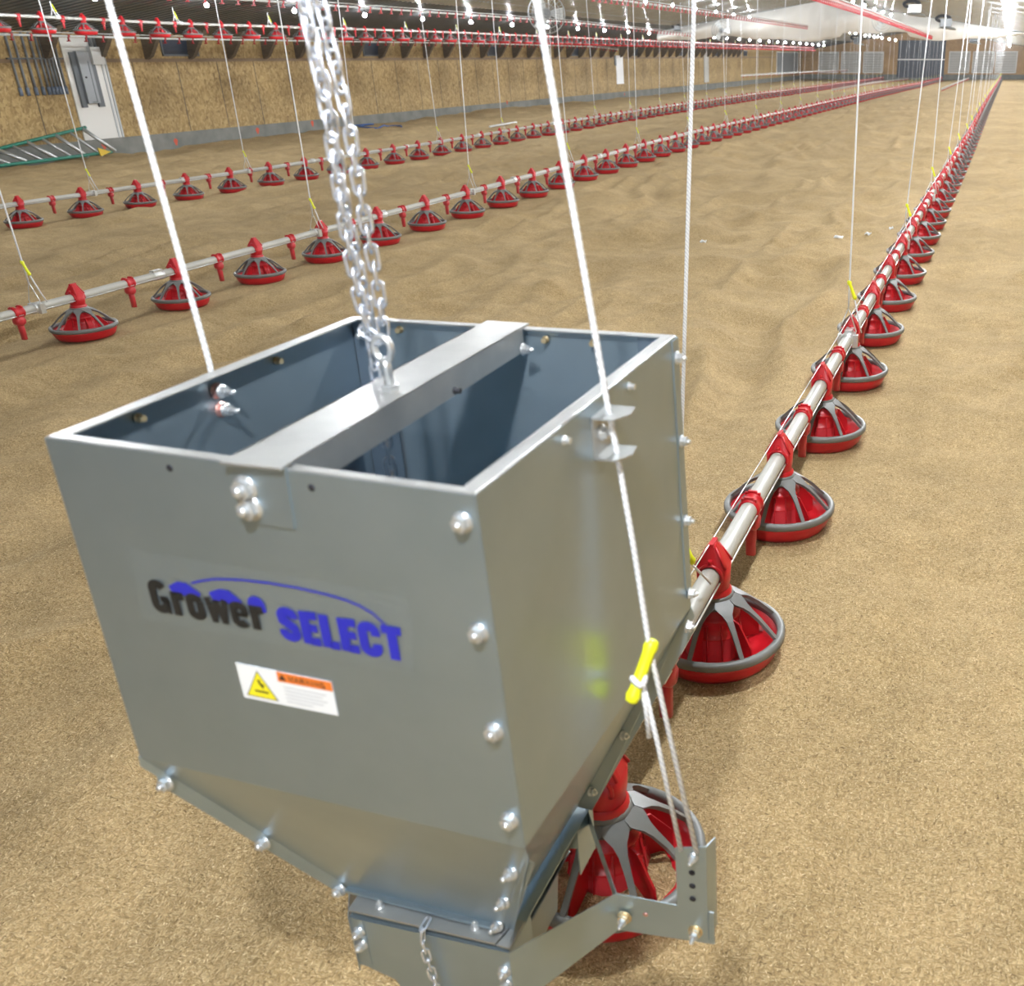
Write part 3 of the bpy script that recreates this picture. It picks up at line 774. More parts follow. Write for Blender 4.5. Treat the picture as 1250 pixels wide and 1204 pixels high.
# ------------------------------------------------------------------ the hopper
TFL, TFR, TBL, TBR = Vector((-.940,.746,1.227)), Vector((-.432,.722,1.227)), Vector((-.939,1.282,1.227)), Vector((-.423,1.295,1.227))
FFL, FFR, FBR, FBL = Vector((-.947,.746,.809)), Vector((-.425,.722,.810)), Vector((-.412,1.295,.783)), Vector((-.945,1.282,.800))
BFL, BFR, BBR, BBL = Vector((-.818,.893,.480)), Vector((-.569,.884,.480)), Vector((-.562,1.132,.480)), Vector((-.818,1.132,.480))
HX, HY = -.687, 1.01
hop = thing('feed_hopper', 'large galvanized steel feed hopper with blue and black lettering', 'feed hopper', (HX, HY, .2))
O = Vector((HX, HY, .2))
def hb(mb, name, mt, parent=None, bevel=0, solid=0):
    mb.v = [tuple(Vector(p) - O) for p in mb.v]
    o = mb.build(name, mt, parent or hop, bevel=bevel)
    if solid:
        m_ = o.modifiers.new('solid', 'SOLIDIFY'); m_.thickness = solid; m_.offset = 0
    return o
def sheet(pts, faces): b = MB(); b.add(pts, faces); return b
fpan = hb(sheet([TFL, TFR, FFR, FFL, BFR, BFL], [(0,1,2,3), (3,2,4,5)]), 'front_panel', M['steel'], solid=.0018)
bpan = hb(sheet([TBL, TBR, FBR, FBL, BBR, BBL], [(0,1,2,3), (3,2,4,5)]), 'back_panel', M['steel'], solid=.0018)
lpan = hb(sheet([TFL, TBL, FBL, FFL, BBL, BFL], [(0,1,2,3), (3,2,4,5)]), 'side_panel', M['steel'], solid=.0018)
rpan = hb(sheet([TFR, TBR, FBR, FFR, BBR, BFR], [(0,1,2,3), (3,2,4,5)]), 'side_panel', M['steel'], solid=.0018)
# rim lips turned inward
W = .019; up = Vector((0,0,.0015)); dn = Vector((0,0,-.0015))
c = [TFL, TFR, TBR, TBL]; inn = [TFL+Vector((W,W*.7,0)), TFR+Vector((-W,W*.7,0)), TBR+Vector((-W,-W*.8,0)), TBL+Vector((W,-W*.8,0))]
for i in range(4):
    j = (i+1) % 4
    b = MB(); out = .0015
    b.hexa([c[i]+dn, c[j]+dn, inn[j]+dn, inn[i]+dn], [c[i]+up, c[j]+up, inn[j]+up, inn[i]+up]); hb(b, 'rim_lip', M['rim'], bevel=.001)
# funnel corner flanges
def flange(a, bb, off1, off2, name='corner_flange'):
    b = MB(); a, bb = Vector(a), Vector(bb); o1, o2 = Vector(off1), Vector(off2); n = Vector((.0015,-.001,.0))
    b.hexa([a-n, bb-n, bb+o2-n, a+o1-n], [a+n, bb+n, bb+o2+n, a+o1+n]); hb(b, name, M['steel'])
flange(FFL.lerp(BFL,-.01), BFL, (-.002,0,-.016), (-.005,0,-.014))
flange(FFL.lerp(BFL,.06), BFL.lerp(FFL,.06), (-.005,0,-.028), (-.005,0,-.025))
flange(FFR+Vector((0,-.001,.002)), BFR, (.004,0,-.012), (.016,0,-.003))
flange(FFR.lerp(BFR,.1), BFR.lerp(FFR,.06), (.014,0,-.004), (.014,0,-.004))
flange(FBR, BBR, (.004,.004,-.02), (.022,.006,-.008)); flange(FBR.lerp(BBR,.08), BBR.lerp(FBR,.05), (.02,.006,-.012), (.02,.006,-.012))
flange(FBL, BBL, (-.004,.004,-.02), (-.02,.006,-.008))
# overlap strip on the side walls (back panel wraps round)
rp = lambda u, v: TFR + (TBR-TFR).normalized()*u + Vector((0,0,-1))*v + Vector((.010*u*0 + .012*v*0,0,0))
def rside(u, v, out=0):
    f = u/.573; top = TFR.lerp(TBR, f); bot = FFR.lerp(FBR, f); h = (top.z - bot.z)
    return top.lerp(bot, v/h) + Vector((out,0,0))
b = MB(); b.hexa([rside(.549,.002,.0005), rside(.573,.002,.0005), rside(.573,.43,.0005), rside(.549,.40,.0005)], [rside(.549,.002,.003), rside(.573,.002,.003), rside(.573,.43,.003), rside(.549,.40,.003)]); hb(b, 'wrap_flange', M['steel'])
# inner corner flanges
for (tp, bt, dx) in ((TBL, FBL, 1), (TBR, FBR, -1)):
    b = MB(); a = tp+Vector((dx*.002,-.004,-.004)); e = bt+Vector((dx*.002,-.004,.01))
    b.hexa([a, a+Vector((dx*.055,0,0)), e+Vector((dx*.055,0,0)), e], [a+Vector((0,-.002,0)), a+Vector((dx*.055,-.002,0)), e+Vector((dx*.055,-.002,0)), e+Vector((0,-.002,0))]); hb(b, 'inner_flange', M['inner'])
def bolt(p, n, r=.0085, mt='zinc', name='bolt', shank=.012, parent=None):
    n = Vector(n).normalized(); p = Vector(p)
    a = n.orthogonal().normalized(); c2 = n.cross(a); b = MB()
    ring = lambda rr, h, k, ph=0: [p + n*h + (a*math.cos(2*PI*i/k+ph) + c2*math.sin(2*PI*i/k+ph))*rr for i in range(k)]
    b.loft([ring(r*1.25, .0, 16), ring(r*1.25, .002, 16)])
    b.loft([ring(r, .002, 6), ring(r, .0085, 6)], smooth=False)
    if shank: b.loft([ring(r*.5, .0085, 10), ring(r*.5, .0085+shank, 10), ring(r*.3, .0105+shank, 10)])
    return hb(b, name, M[mt], parent)
ux = (TFR-TFL).normalized(); nf = Vector((-.047,-.999,0)).normalized()
def fp(u, v, out=0): return TFL + ux*u + Vector((-.007/.418*v*(1-2*u/.509), 0, -v)) + nf*out
for u, v in ((.4925,.0287),(.4928,.1474),(.494,.2649),(.4969,.3808)): bolt(fp(u, v, .001), nf, shank=.002, parent=fpan)
for v in (.029,.156,.286,.414): bolt(rside(.562, v, .003), (1,0,0), .0075, shank=.004, parent=rpan)
bolt(rside(.541,.462,.003), (1,0,-.1), .0085, shank=.004, parent=rpan)
nl = Vector((-.2,-.85,-.25))
for f in (.11,.55,.95): bolt(FFL.lerp(BFL, f)+Vector((-.003,-.002,-.013)), (-.05,-.95,.1), shank=.004, parent=fpan)
for f in (.25,.62,.97): bolt(FFR.lerp(BFR, f)+Vector((-.006,-.004,0)), (-.1,-.9,.3), .007, shank=.010, parent=fpan)
for f in (.62,.90): bolt(FBR.lerp(BBR, f)+Vector((.006,-.006,-.004)), (.9,-.3,.2), .006, shank=.004, parent=rpan)
for u in (.1594,.3297):
    b = MB(); b.lathe([(0,0),(.0038,0),(.0038,.0008),(0,.0008)], 14, 0, 'y', fp(u,.0145,.0014)); hb(b, 'bolt_hole', M['dark'], fpan)
for u in (.185,.38): bolt(rside(u,.015,.001), (1,0,0), .004, shank=0, parent=rpan)
# nuts inside the back wall and left wall
for p in ((-.915,1.276,1.205),): bolt(p, (0,-1,0), .010, parent=bpan)
for (x, z) in ((-.86,1.218),(-.62,1.218),(-.545,1.218)):
    bolt((x, 1.2835, z-.006), (0,-1,0), .0045, 'brass', shank=0, parent=bpan)
for y in (.86, 1.10): bolt((-.937, y, 1.210), (1,0,0), .0045, 'brass', shank=0, parent=lpan)
for z in (1.203, 1.178):
    o = bolt((-.938, .985, z), (1,0,0), .0085, 'pink', shank=0, parent=lpan); bolt((-.931, .985, z), (1,0,0), .0072, 'zinc', shank=.010, parent=lpan)
# left rope guide behind, right rope guide
def guide(base, sx, name='rope_guide'):
    b = MB(); x0, y0, z0 = base; w = .050; h = .050; d = .040*sx; t = .0022
    b.box(min(x0, x0+t*sx), max(x0, x0+t*sx), y0-w/2, y0+w/2, z0-h/2, z0+h/2)
    for zz in (z0+h/2, z0-h/2):
        lo = [(x0, y0-w/2, zz-t/2), (x0+d*.7, y0-w/2, zz-t/2), (x0+d, y0, zz-t/2), (x0+d*.9, y0+w/2, zz-t/2), (x0, y0+w/2, zz-t/2)]
        b.hexa(lo, [(p[0], p[1], p[2]+t) for p in lo])
    o = hb(b, name, M['rim']); bolt((x0+t*sx, y0, z0), (sx,0,0), .008, shank=.003, parent=o)
guide((-.426, 1.005, 1.186), 1); guide((-.943, 1.012, 1.186), -1)
# cross bar
cb = MB(); A = Vector((-.670,.722,1.2305)); Bk = Vector((-.682,1.290,1.2305)); hw = .034; tz = .0025
cb.hexa([A+Vector((-hw,0,0)), A+Vector((hw,0,0)), Bk+Vector((hw,0,0)), Bk+Vector((-hw,0,0))], [A+Vector((-hw,0,tz)), A+Vector((hw,0,tz)), Bk+Vector((hw,0,tz)), Bk+Vector((-hw,0,tz))])
for s in (-1, 1):
    a0 = A+Vector((s*hw,.022,tz)); b0 = Bk+Vector((s*hw,-.022,tz)); d = Vector((-s*.002,0,0)); dz = Vector((0,0,-.036))
    cb.hexa([a0, b0, b0+dz, a0+dz], [a0+d, b0+d, b0+dz+d, a0+dz+d])
xb = hb(cb, 'crossbar', M['rim'])
tb = MB(); a0 = fp(.2385,-.003,.0015); d = nf*.0022
tb.hexa([fp(.2365,-.005,.001), fp(.3045,-.005,.001), fp(.3005,.0625,.001), fp(.2325,.0625,.001)], [fp(.2365,-.005,.001)+d, fp(.3045,-.005,.001)+d, fp(.3005,.0625,.001)+d, fp(.2325,.0625,.001)+d])
ctab = hb(tb, 'crossbar_tab', M['steel'])
bolt(fp(.2525,.0238,.0032), nf, .0112, shank=.005, parent=ctab); bolt(fp(.2535,.0448,.0032), nf, .0112, shank=.005, parent=ctab)
# eye bolt on the bar
ex, ey = -.668, .960; b = MB()
b.tube([(ex,ey,1.225),(ex,ey,1.262),(ex-.002,ey,1.270)], .0055, 10)
b.tube([(ex-.002 + .011*math.cos(a), ey, 1.283 + .014*math.sin(a)) for a in np.linspace(0, 2*PI, 21)[:-1]], .0042, 8, closed=True)
b.lathe([(.0,1.2325),(.011,1.2325),(.011,1.240),(0,1.240)], 6, 0, 'z', (ex,ey,0), smooth=False)
hb(b, 'eye_bolt', M['zinc'], xb)
bolt((-.6355, 1.045, 1.208), (1,0,0), .004, 'dark', shank=0, parent=xb); bolt((-.6365, 1.24, 1.208), (1,0,0), .007, shank=.006, parent=xb)
# inner switch plate seen below the bar
b = MB(); b.hexa([(-.737,.80,1.19),(-.737,.80,.86),(-.737,.98,.86),(-.737,.98,1.19)], [(-.735,.80,1.19),(-.735,.80,.86),(-.735,.98,.86),(-.735,.98,1.19)])
hb(b, 'baffle_plate', M['inner'])

# --- brand decal
def strip2(pts, w):
    pts = [Vector((p[0], p[1])) for p in pts]; N = len(pts); L = []; R = []
    for i in range(N):
        d = (pts[min(i+1,N-1)] - pts[max(i-1,0)]).normalized(); nn = Vector((-d.y, d.x))
        sc = 1.0
        if 0 < i < N-1:
            d0 = (pts[i]-pts[i-1]).normalized(); sc = min(1.5, 1/max(.5, abs(nn.dot(Vector((-d0.y, d0.x))))))
        L.append(pts[i] + nn*w/2*sc); R.append(pts[i] - nn*w/2*sc)
    return L, R
def arc(cx, cy, rx, ry, a0, a1, n=9): return [(cx+rx*math.cos(math.radians(a)), cy+ry*math.sin(math.radians(a))) for a in np.linspace(a0, a1, n)]
GL = {  # unit height glyphs: list of (polyline, width); second value is the advance
 'G': ([(arc(.26,.74,.16,.15,20,180)+arc(.26,.26,.16,.15,180,360)+[(.42,.46)], .22), ([(.50,.44),(.27,.44)], .15), ([(.47,.0),(.47,.4)], .10)], .60),
 'r': ([([(.11,0),(.11,.74)], .22), ([(.11,.52),(.20,.62),(.38,.63)], .20)], .42),
 'o': ([(arc(.25,.55,.145,.11,0,180)+arc(.25,.20,.145,.11,180,360)+[(.395,.55)], .21)], .55),
 'w': ([([(.08,.75),(.19,0)], .17), ([(.19,0),(.31,.70)], .15), ([(.33,.70),(.46,0)], .15), ([(.46,0),(.57,.75)], .17)], .68),
 'e': ([([(.40,.37)]+[(.40,.50)]+arc(.25,.55,.15,.11,0,180)+arc(.25,.20,.15,.11,180,340), .20), ([(.12,.38),(.46,.38)], .11)], .55),
 'S': ([([(.43,.70)]+arc(.27,.76,.16,.13,0,180)+[(.12,.64),(.42,.38)]+arc(.27,.24,.16,.13,0,-180)+[(.11,.32)], .225)], .58),
 'E': ([([(.12,0),(.12,1)], .24), ([(.2,.9),(.45,.9)], .2), ([(.2,.51),(.42,.51)], .19), ([(.2,.1),(.45,.1)], .2)], .50),
 'L': ([([(.12,0),(.12,1)], .24), ([(.2,.1),(.43,.1)], .2)], .47),
 'C': ([([(.42,.62)]+arc(.26,.75,.16,.14,0,180)+arc(.26,.25,.16,.14,180,360)+[(.42,.38)], .225)], .58),
 'T': ([([(.24,0),(.24,1)], .24), ([(0,.9),(.48,.9)], .2)], .50)}
def word(txt, u0, v0, u1, v1, h, out, name, mt, parent):
    tot = sum(GL[ch][1] for ch in txt); b = MB(); x = 0; Lw = math.hypot(u1-u0, v1-v0); k = Lw/tot
    for ch in txt:
        for pts, w in GL[ch][0]:
            sx = k
            P = [((x+p[0])*sx, p[1]*h) for p in pts]
            L, R = strip2(P, w*(k*.55+h*.45)*1.08); n = len(P); vv = []
            for q in L+R:
                f = q.x/Lw; u = u0 + (u1-u0)*f; v = v0 + (v1-v0)*f - q.y
                vv.append(fp(u, v, out))
            b.add(vv, [(i, i+1, n+i+1, n+i) for i in range(n-1)])
        x += GL[ch][1]
    return hb(b, name, mt, parent)
dec = MB(); q4 = [(.0719,.1185),(.4189,.1203),(.413,.2099),(.0694,.2072)]
dec.hexa([fp(u,v,.0012) for u,v in q4], [fp(u,v,.0017) for u,v in q4])
dec = hb(dec, 'brand_decal', M['film'])
dec['label'] = 'clear decal with black and blue lettering'
word('Grower', .088, .1935, .2385, .1925, .0405, .0022, 'black_lettering', M['black_ink'], dec)
word('SELECT', .2535, .1985, .404, .1985, .0395, .0022, 'blue_lettering', M['blue_ink'], dec)
def barn(u0, v0, u1, v1, up_, vp_, name):
    b = MB(); pts = [(u0,v0),(up_-.006,vp_),(up_+.006,vp_),(u1,v1),(u1-.004,v1+.006),(u0+.004,v0+.008)]
    b.add([fp(u,v,.0019) for u,v in pts], [tuple(range(len(pts)))]); hb(b, name, M['blue_ink'], dec)
barn(.1165,.1575,.1585,.160,.1363,.1497,'barn_mark'); barn(.1695,.1565,.2115,.161,.1912,.1497,'barn_mark')
b = MB(); pts = [(.2296+.011*math.cos(a), .162-.011*math.sin(a)) for a in np.linspace(0, PI, 12)] + [(.2186,.168),(.2406,.170)]
b.add([fp(u,v,.0019) for u,v in pts], [tuple(range(len(pts)))]); hb(b, 'silo_mark', M['blue_ink'], dec)
ap = [(.1497,.1483),(.1667,.1425),(.1837,.1380),(.2180,.1335),(.253,.1315),(.289,.1316),(.3227,.1335),(.3440,.1362),(.3604,.1405),(.374,.147),(.3844,.1565),(.388,.163)]
L, R = strip2([(u, -v) for u, v in ap], .0022)
b = MB(); n = len(ap); b.add([fp(q.x, -q.y, .0020) for q in L+R], [(i, i+1, n+i+1, n+i) for i in range(n-1)]); hb(b, 'arc_mark', M['blue_ink'], dec)
# --- warning label
wl = MB(); q4 = [(.1823,.2431),(.3051,.2432),(.3045,.2855),(.1827,.2901)]
q4 = [(.1823,.2431),(.3051,.2432),(.3045,.2872),(.1827,.2888)]
wl.hexa([fp(u,v,.0012) for u,v in q4], [fp(u,v,.0018) for u,v in q4]); wl = hb(wl, 'warning_label', M['paper'])
wl['label'] = 'white sticker with yellow triangle and orange warning bar'
def flat(pts, out, name, mt, parent): b = MB(); b.add([fp(u,v,out) for u,v in pts], [tuple(range(len(pts)))]); return hb(b, name, mt, parent)
flat([(.2352,.2434),(.3050,.2434),(.3049,.2555),(.2350,.2565)], .0021, 'orange_bar', M['orange_ink'], wl)
flat([(.2092,.2478),(.1883,.2842),(.2299,.2842)], .0021, 'triangle_border', M['black_ink'], wl)
flat([(.2092,.2500),(.1902,.2831),(.2281,.2831)], .0023, 'yellow_triangle', M['yellow_ink'], wl)
flat([(.2070,.2600),(.2105,.2590),(.2110,.2630),(.2160,.2665),(.2140,.2680),(.2130,.2720),(.2105,.2680),(.2085,.2655)], .0025, 'hazard_symbol', M['black_ink'], wl)
flat([(.201,.2740),(.219,.2740),(.219,.2765),(.201,.2765)], .0025, 'hazard_symbol', M['black_ink'], wl)
flat([(.2420,.2455),(.2375,.2535),(.2465,.2535)], .0025, 'alert_triangle', M['black_ink'], wl)
for r in range(5):
    v = .2620+.0047*r
    flat([(.2410,v),(.2950-.006*(r%2)-(.02 if r == 4 else 0),v),(.2950-.006*(r%2)-(.02 if r == 4 else 0),v+.0011),(.2410,v+.0011)], .0023, 'small_print', M['grey_ink'], wl)
# WARNING in block strokes
WG = {'W': [[(0,1),(.25,0),(.5,.8),(.75,0),(1,1)]], 'A': [[(0,0),(.5,1),(1,0)],[(.2,.35),(.8,.35)]], 'R': [[(.1,0),(.1,1),(.8,1),(.9,.75),(.8,.5),(.1,.5)],[(.45,.5),(.95,0)]],
      'N': [[(.1,0),(.1,1),(.9,0),(.9,1)]], 'I': [[(.5,0),(.5,1)]], 'G': [[(.9,.8),(.7,1),(.25,1),(.08,.75),(.08,.25),(.25,0),(.9,0),(.9,.45),(.55,.45)]]}
b = MB(); x = .2505
for ch in 'WARNING':
    wd = .0052 if ch != 'I' else .0025
    for pl_ in WG[ch]:
        L, R = strip2([(x + p[0]*wd, p[1]*.0062) for p in pl_], .0012); n = len(pl_)
        b.add([fp(q.x, .2530-q.y, .0025) for q in L+R], [(i, i+1, n+i+1, n+i) for i in range(n-1)])
    x += wd + .0019
hb(b, 'warning_lettering', M['black_ink'], wl)

# --- slide gate, boot and arms
b = MB(); b.hexa([(-.797,.857,.476),(-.566,.855,.476),(-.556,.90,.476),(-.800,.90,.476)], [(-.797,.857,.479),(-.566,.855,.479),(-.556,.90,.479),(-.800,.90,.479)]); gate = hb(b, 'slide_gate', M['rim'])
b = MB(); b.hexa([(-.563,.854,.476),(-.543,.853,.476),(-.543,.90,.476),(-.553,.90,.476)], [(-.563,.854,.479),(-.543,.853,.479),(-.543,.90,.479),(-.553,.90,.479)]); hb(b, 'gate_guide', M['rim'])
b = MB(); b.hexa([BFL+Vector((0,-.002,.002)), BFR+Vector((0,-.002,.002)), BFR+Vector((0,-.012,.002)), BFL+Vector((0,-.012,.002))], [BFL+Vector((0,-.002,.006)), BFR+Vector((0,-.002,.006)), BFR+Vector((0,-.012,.006)), BFL+Vector((0,-.012,.006))]); hb(b, 'outlet_lip', M['steel'])
def boot_plate(y, th):
    o = [(-.793,.468),(-.545,.468),(-.545,.375),(-.592,.366),(-.618,.315),(-.628,.215),(-.705,.215),(-.715,.315),(-.738,.360),(-.795,.378)]
    b = MB(); b.hexa([(x,y,z) for x,z in o], [(x,y+th,z) for x,z in o]); return b
bfr = hb(boot_plate(.8535,.003), 'boot_front', M['steel']); hb(boot_plate(1.15,.003), 'boot_back', M['steel'])
b = MB()
for xs_ in ((-.738,-.715,-.705), (-.592,-.618,-.628)):
    s = 1 if xs_[0] > -.68 else -1
    b.add([(xs_[0],.856,.36),(xs_[0],1.15,.36),(xs_[1],1.15,.315),(xs_[1],.856,.315),(xs_[2],1.15,.215),(xs_[2],.856,.215)], [(0,1,2,3),(3,2,4,5)])
b.add([(-.705,.856,.215),(-.628,.856,.215),(-.628,1.15,.215),(-.705,1.15,.215)], [(0,1,2,3)])
hb(b, 'boot_trough', M['steel'], solid=.002)
b = MB(); b.box(-.793,-.546,.857,1.15,.4665,.469); hb(b, 'boot_cover', M['steel'])
for s, xe in ((-1,-.795), (1,-.545)):
    for ya_, yb_ in ((.855,.92),(1.09,1.15)):
        b = MB(); b.box(min(xe, xe-.0022*s), max(xe, xe-.0022*s), ya_, yb_, .378, .470); hb(b, 'boot_cheek', M['steel'])
for z in (.445,.420): bolt((-.782,.853,z), (0,-1,0), .0075, shank=.004, parent=bfr); bolt((-.555,.853,z-.012), (0,-1,0), .0075, shank=.004, parent=bfr)
for x in (-.755,-.605): bolt((x,.872,.4795), (0,0,1), .005, shank=.002, parent=gate)
cx = -.669
for s in (1, -1):
    X = lambda d: cx + s*d
    b = MB()
    def plate(p, q, z0p, z1p, z0q, z1q, th):
        t_ = Vector(th); p = Vector(p); q = Vector(q)
        lo = [Vector((p.x,p.y,z0p)), Vector((q.x,q.y,z0q)), Vector((q.x,q.y,z1q)), Vector((p.x,p.y,z1p))]
        b.hexa(lo, [v_+t_ for v_ in lo])
    plate((X(.103),.8530,0), (X(.125),.8530,0), .377, .470, .377, .470, (0,-.0008,0))
    plate((X(.124),.8505,0), (X(.223),1.0,0), .366, .472, .382, .455, (.0015*s,.0,0))
    plate((X(.223),1.0,0), (X(.374),1.0,0), .380, .4535, .392, .455, (0,.0022,0))
    arm = hb(b, 'winch_arm', M['steel'])
    b = MB()
    plate((X(.320),.9975,0), (X(.364),.9975,0), .398, .570, .396, .582, (0,-.0022,0))
    plate((X(.364),.9955,0), (X(.368),1.03,0), .40, .582, .40, .570, (.0018*s,0,0))
    rpl = hb(b, 'rope_plate', M['steel'])
    b = MB()
    plate((X(.223),1.0,0), (X(.112),1.15,0), .428, .455, .445, .474, (.0015*s,0,0))
    hb(b, 'brace_strap', M['steel'])
    if s == 1:
        for xx, zz, mt in ((X(.236),.415,1),(X(.347),.417,1)):
            bolt((xx,.996,zz), (0,-1,0), .009, 'brass', shank=0, parent=arm); bolt((xx,.990,zz), (0,-1,0), .0065, 'zinc', shank=.008, parent=arm)
        for zz in (.530,.505,.480):
            bb = MB(); bb.lathe([(0,0),(.0048,0),(.0048,.0006),(0,.0006)], 14, 0, 'y', (X(.344),.9945,zz)); hb(bb, 'adjust_hole', M['dark'], rpl)
        bb = MB(); bb.lathe([(0,0),(.0042,0),(.0042,.0006),(0,.0006)], 14, 0, 'y', (X(.268),.9993,.424)); hb(bb, 'adjust_hole', M['pink'], arm)
        bolt((X(.347),.995,.560), (0,-1,.2), .006, 'zinc', shank=.010, parent=rpl)
    else:
        bolt((X(.347),.996,.417), (0,-1,0), .008, 'zinc', shank=.006, parent=arm)

# --- chains
lk = MB()
def link_mesh(name, half, rad, wire, mt):
    pts = []
    for a in np.linspace(-PI/2, PI/2, 7): pts.append((rad*math.cos(a+PI/2)*1.0, 0, half + rad*math.sin(a+PI/2)))
    for a in np.linspace(PI/2, 3*PI/2, 7): pts.append((rad*math.cos(a+PI/2), 0, -half + rad*math.sin(a+PI/2)))
    b = MB(); b.tube(pts, wire, 8, closed=True); return b.mesh(name, [mt])
chain_link = link_mesh('chain_link', .0091, .0060, .0021, M['chain'])
def chain(name, pts, label, pitch=.0205, me=chain_link, group=None, twist=.35):
    P = [Vector(p) for p in pts]; t = thing(name, label, 'chain', P[0], 0, group)
    L = [0]
    for a, c in zip(P, P[1:]): L.append(L[-1] + (c-a).length)
    n = int(L[-1]/pitch)
    for k in range(n):
        d = (k+.5)*pitch; i = max(j for j in range(len(L)) if L[j] <= d); i = min(i, len(P)-2)
        f = (d-L[i])/(L[i+1]-L[i]); p = P[i].lerp(P[i+1], f); dr = (P[i+1]-P[i]).normalized()
        o = bpy.data.objects.new('link', me); COL.objects.link(o); o.parent = t
        o.rotation_mode = 'QUATERNION'
        qz = Vector((0,0,1)).rotation_difference(dr)
        from mathutils import Quaternion
        o.rotation_quaternion = qz @ Quaternion((0,0,1), (k % 2)*PI/2 + twist*math.sin(k*.31) + .25)
        o.location = p - P[0]
    return t
CT = 2.68
chain('lift_chain', [(-.668,.963,1.294),(-.667,.965,1.33),(-.668,.965,1.381),(-.671,.965,1.443),(-.672,.965,1.527),(-.683,.965,1.643),(-.74,.97,CT)], 'zinc lifting chain hooked on the eye bolt, right-hand strand', group='hopper chains')
chain('lift_chain', [(-.674,.96,1.293),(-.684,.96,1.299),(-.690,.96,1.34),(-.693,.96,1.39),(-.693,.96,1.527),(-.699,.96,1.643),(-.755,.965,CT)], 'zinc lifting chain looping back from the eye bolt, left-hand strand', group='hopper chains')
chain('switch_chain', [(-.713,1.0,.98),(-.713,1.0,1.249),(-.709,1.0,1.325),(-.718,1.0,1.437),(-.718,1.0,1.524),(-.726,1.0,1.645),(-.79,1.0,CT)], 'zinc chain dropping into the hopper behind the crossbar', group='hopper chains')
small = link_mesh('small_link', .0065, .0048, .0017, M['chain'])
chain('gate_chain', [(-.674,.866,.484),(-.674,.852,.482),(-.672,.843,.46),(-.664,.842,.40),(-.655,.842,.30),(-.652,.842,.24)], 'short pull chain hanging from the slide gate over the boot', .0165, small)

# --- hopper ropes
def toggle(parent, a, c, O_):
    a, c = Vector(a)-O_, Vector(c)-O_; b = MB()
    b.tube([a.lerp(c,-.03), a, a.lerp(c,.10), a.lerp(c,.2), a.lerp(c,.8), a.lerp(c,.9), c, a.lerp(c,1.03)], [.004,.0085,.0105,.0085,.0085,.0105,.0085,.004], 14); b.build('adjuster', M['yellow'], parent)
def rope_thing(name, label, main, down, tail, tog, mirror=False):
    O_ = Vector(down[-1]); t = thing(name, label, 'rope', O_, 0, 'hopper winch ropes')
    sub = lambda P: [Vector(p)-O_ for p in P]
    b = MB(); b.tube(sub(main), .0036, 12); b.build('cord', M['rope'], t)
    b = MB(); b.tube(sub(down), .0034, 10); b.build('return_cord', M['rope'], t)
    b = MB(); b.tube(sub(tail), .0036, 10); p = Vector(tail[0])-O_
    b.tube([p+Vector((.008*math.cos(a), -.004+.008*math.sin(a), .004*math.sin(2*a))) for a in np.linspace(0, 2*PI, 13)[:-1]], .0045, 8, closed=True)
    b.build('knot_tail', M['rope'], t)
    toggle(t, tog[0], tog[1], O_)
rope_thing('winch_rope', 'white winch rope down the right wall of the hopper with yellow adjuster',
    [(-.580,1.0,CT), (-.462,1.0,1.642), (-.413,1.0,1.227), (-.405,1.003,1.16), (-.393,1.008,1.04), (-.380,1.012,.893), (-.316,.992,.572)],
    [(-.386,.996,.850), (-.368,.992,.76), (-.339,.9915,.572)], [(-.388,.994,.852), (-.380,.990,.81), (-.376,.986,.765)], ((-.376,1.016,.897), (-.396,.980,.824)))
rope_thing('winch_rope', 'white winch rope dropping behind the left rim of the hopper',
    [(-1.048,1.012,CT), (-.988,1.012,1.649), (-.965,1.012,1.227), (-.968,1.010,1.16), (-.976,1.0,1.0), (-1.02,.992,.572)],
    [(-.99,1.0,.85), (-1.0,.996,.76), (-1.012,.9915,.572)], [(-.985,1.0,.86), (-.99,.998,.82), (-.995,.998,.775)], ((-.980,1.0,.912), (-.975,1.0,.806)))

# hull heap spilled into the first pan
b = MB(); nn = 28; vv = [(0,0,.045)]
for r_, h in ((.06,.05),(.09,.044),(.12,.034),(.15,.022)):
    vv += [(r_*math.cos(2*PI*k/nn), r_*math.sin(2*PI*k/nn), h+.004*math.sin(5.3*k+r_*90) - .022*max(0, math.sin(2*PI*k/nn-.2))) for k in range(nn)]
ff = [(0, 1+k, 1+(k+1) % nn) for k in range(nn)]
for i in range(3): ff += [(1+i*nn+k, 1+(i+1)*nn+k, 1+(i+1)*nn+(k+1) % nn, 1+i*nn+(k+1) % nn) for k in range(nn)]
b.add(vv, ff, 0, True); o = b.build('spilled_hulls', M['litter'], pan_root); o['kind'] = 'stuff'

# loose rice hulls lying on the litter near the camera
N = 150000
hx = rng.uniform(-3.6, 1.5, N); hy = .25 + 3.6*rng.random(N)**1.15
keep = (np.abs(hx + .687) > .0); hx, hy = hx[keep], hy[keep]; N = len(hx)
hz = floor_z(hx, hy) + rng.uniform(.0005, .005, N)
an = rng.uniform(0, 2*PI, N); ti = rng.normal(0, .28, N); ro = rng.normal(0, .5, N)
ln = rng.uniform(.0030, .0058, N); wd = rng.uniform(.0009, .0016, N)
ca, sa = np.cos(an), np.sin(an); dx, dy, dz = ca*np.cos(ti), sa*np.cos(ti), np.sin(ti)
wx, wy, wz = -sa*np.cos(ro), ca*np.cos(ro), np.sin(ro)
P_ = np.stack([hx, hy, hz], -1); D = np.stack([dx, dy, dz], -1)*ln[:, None]; Wv = np.stack([wx, wy, wz], -1)*wd[:, None]
upv = np.array([0, 0, 1.0])*(wd*.8)[:, None]
co_ = np.stack([P_-D, P_+Wv, P_+D, P_-Wv, P_+upv], 1).reshape(-1, 3)
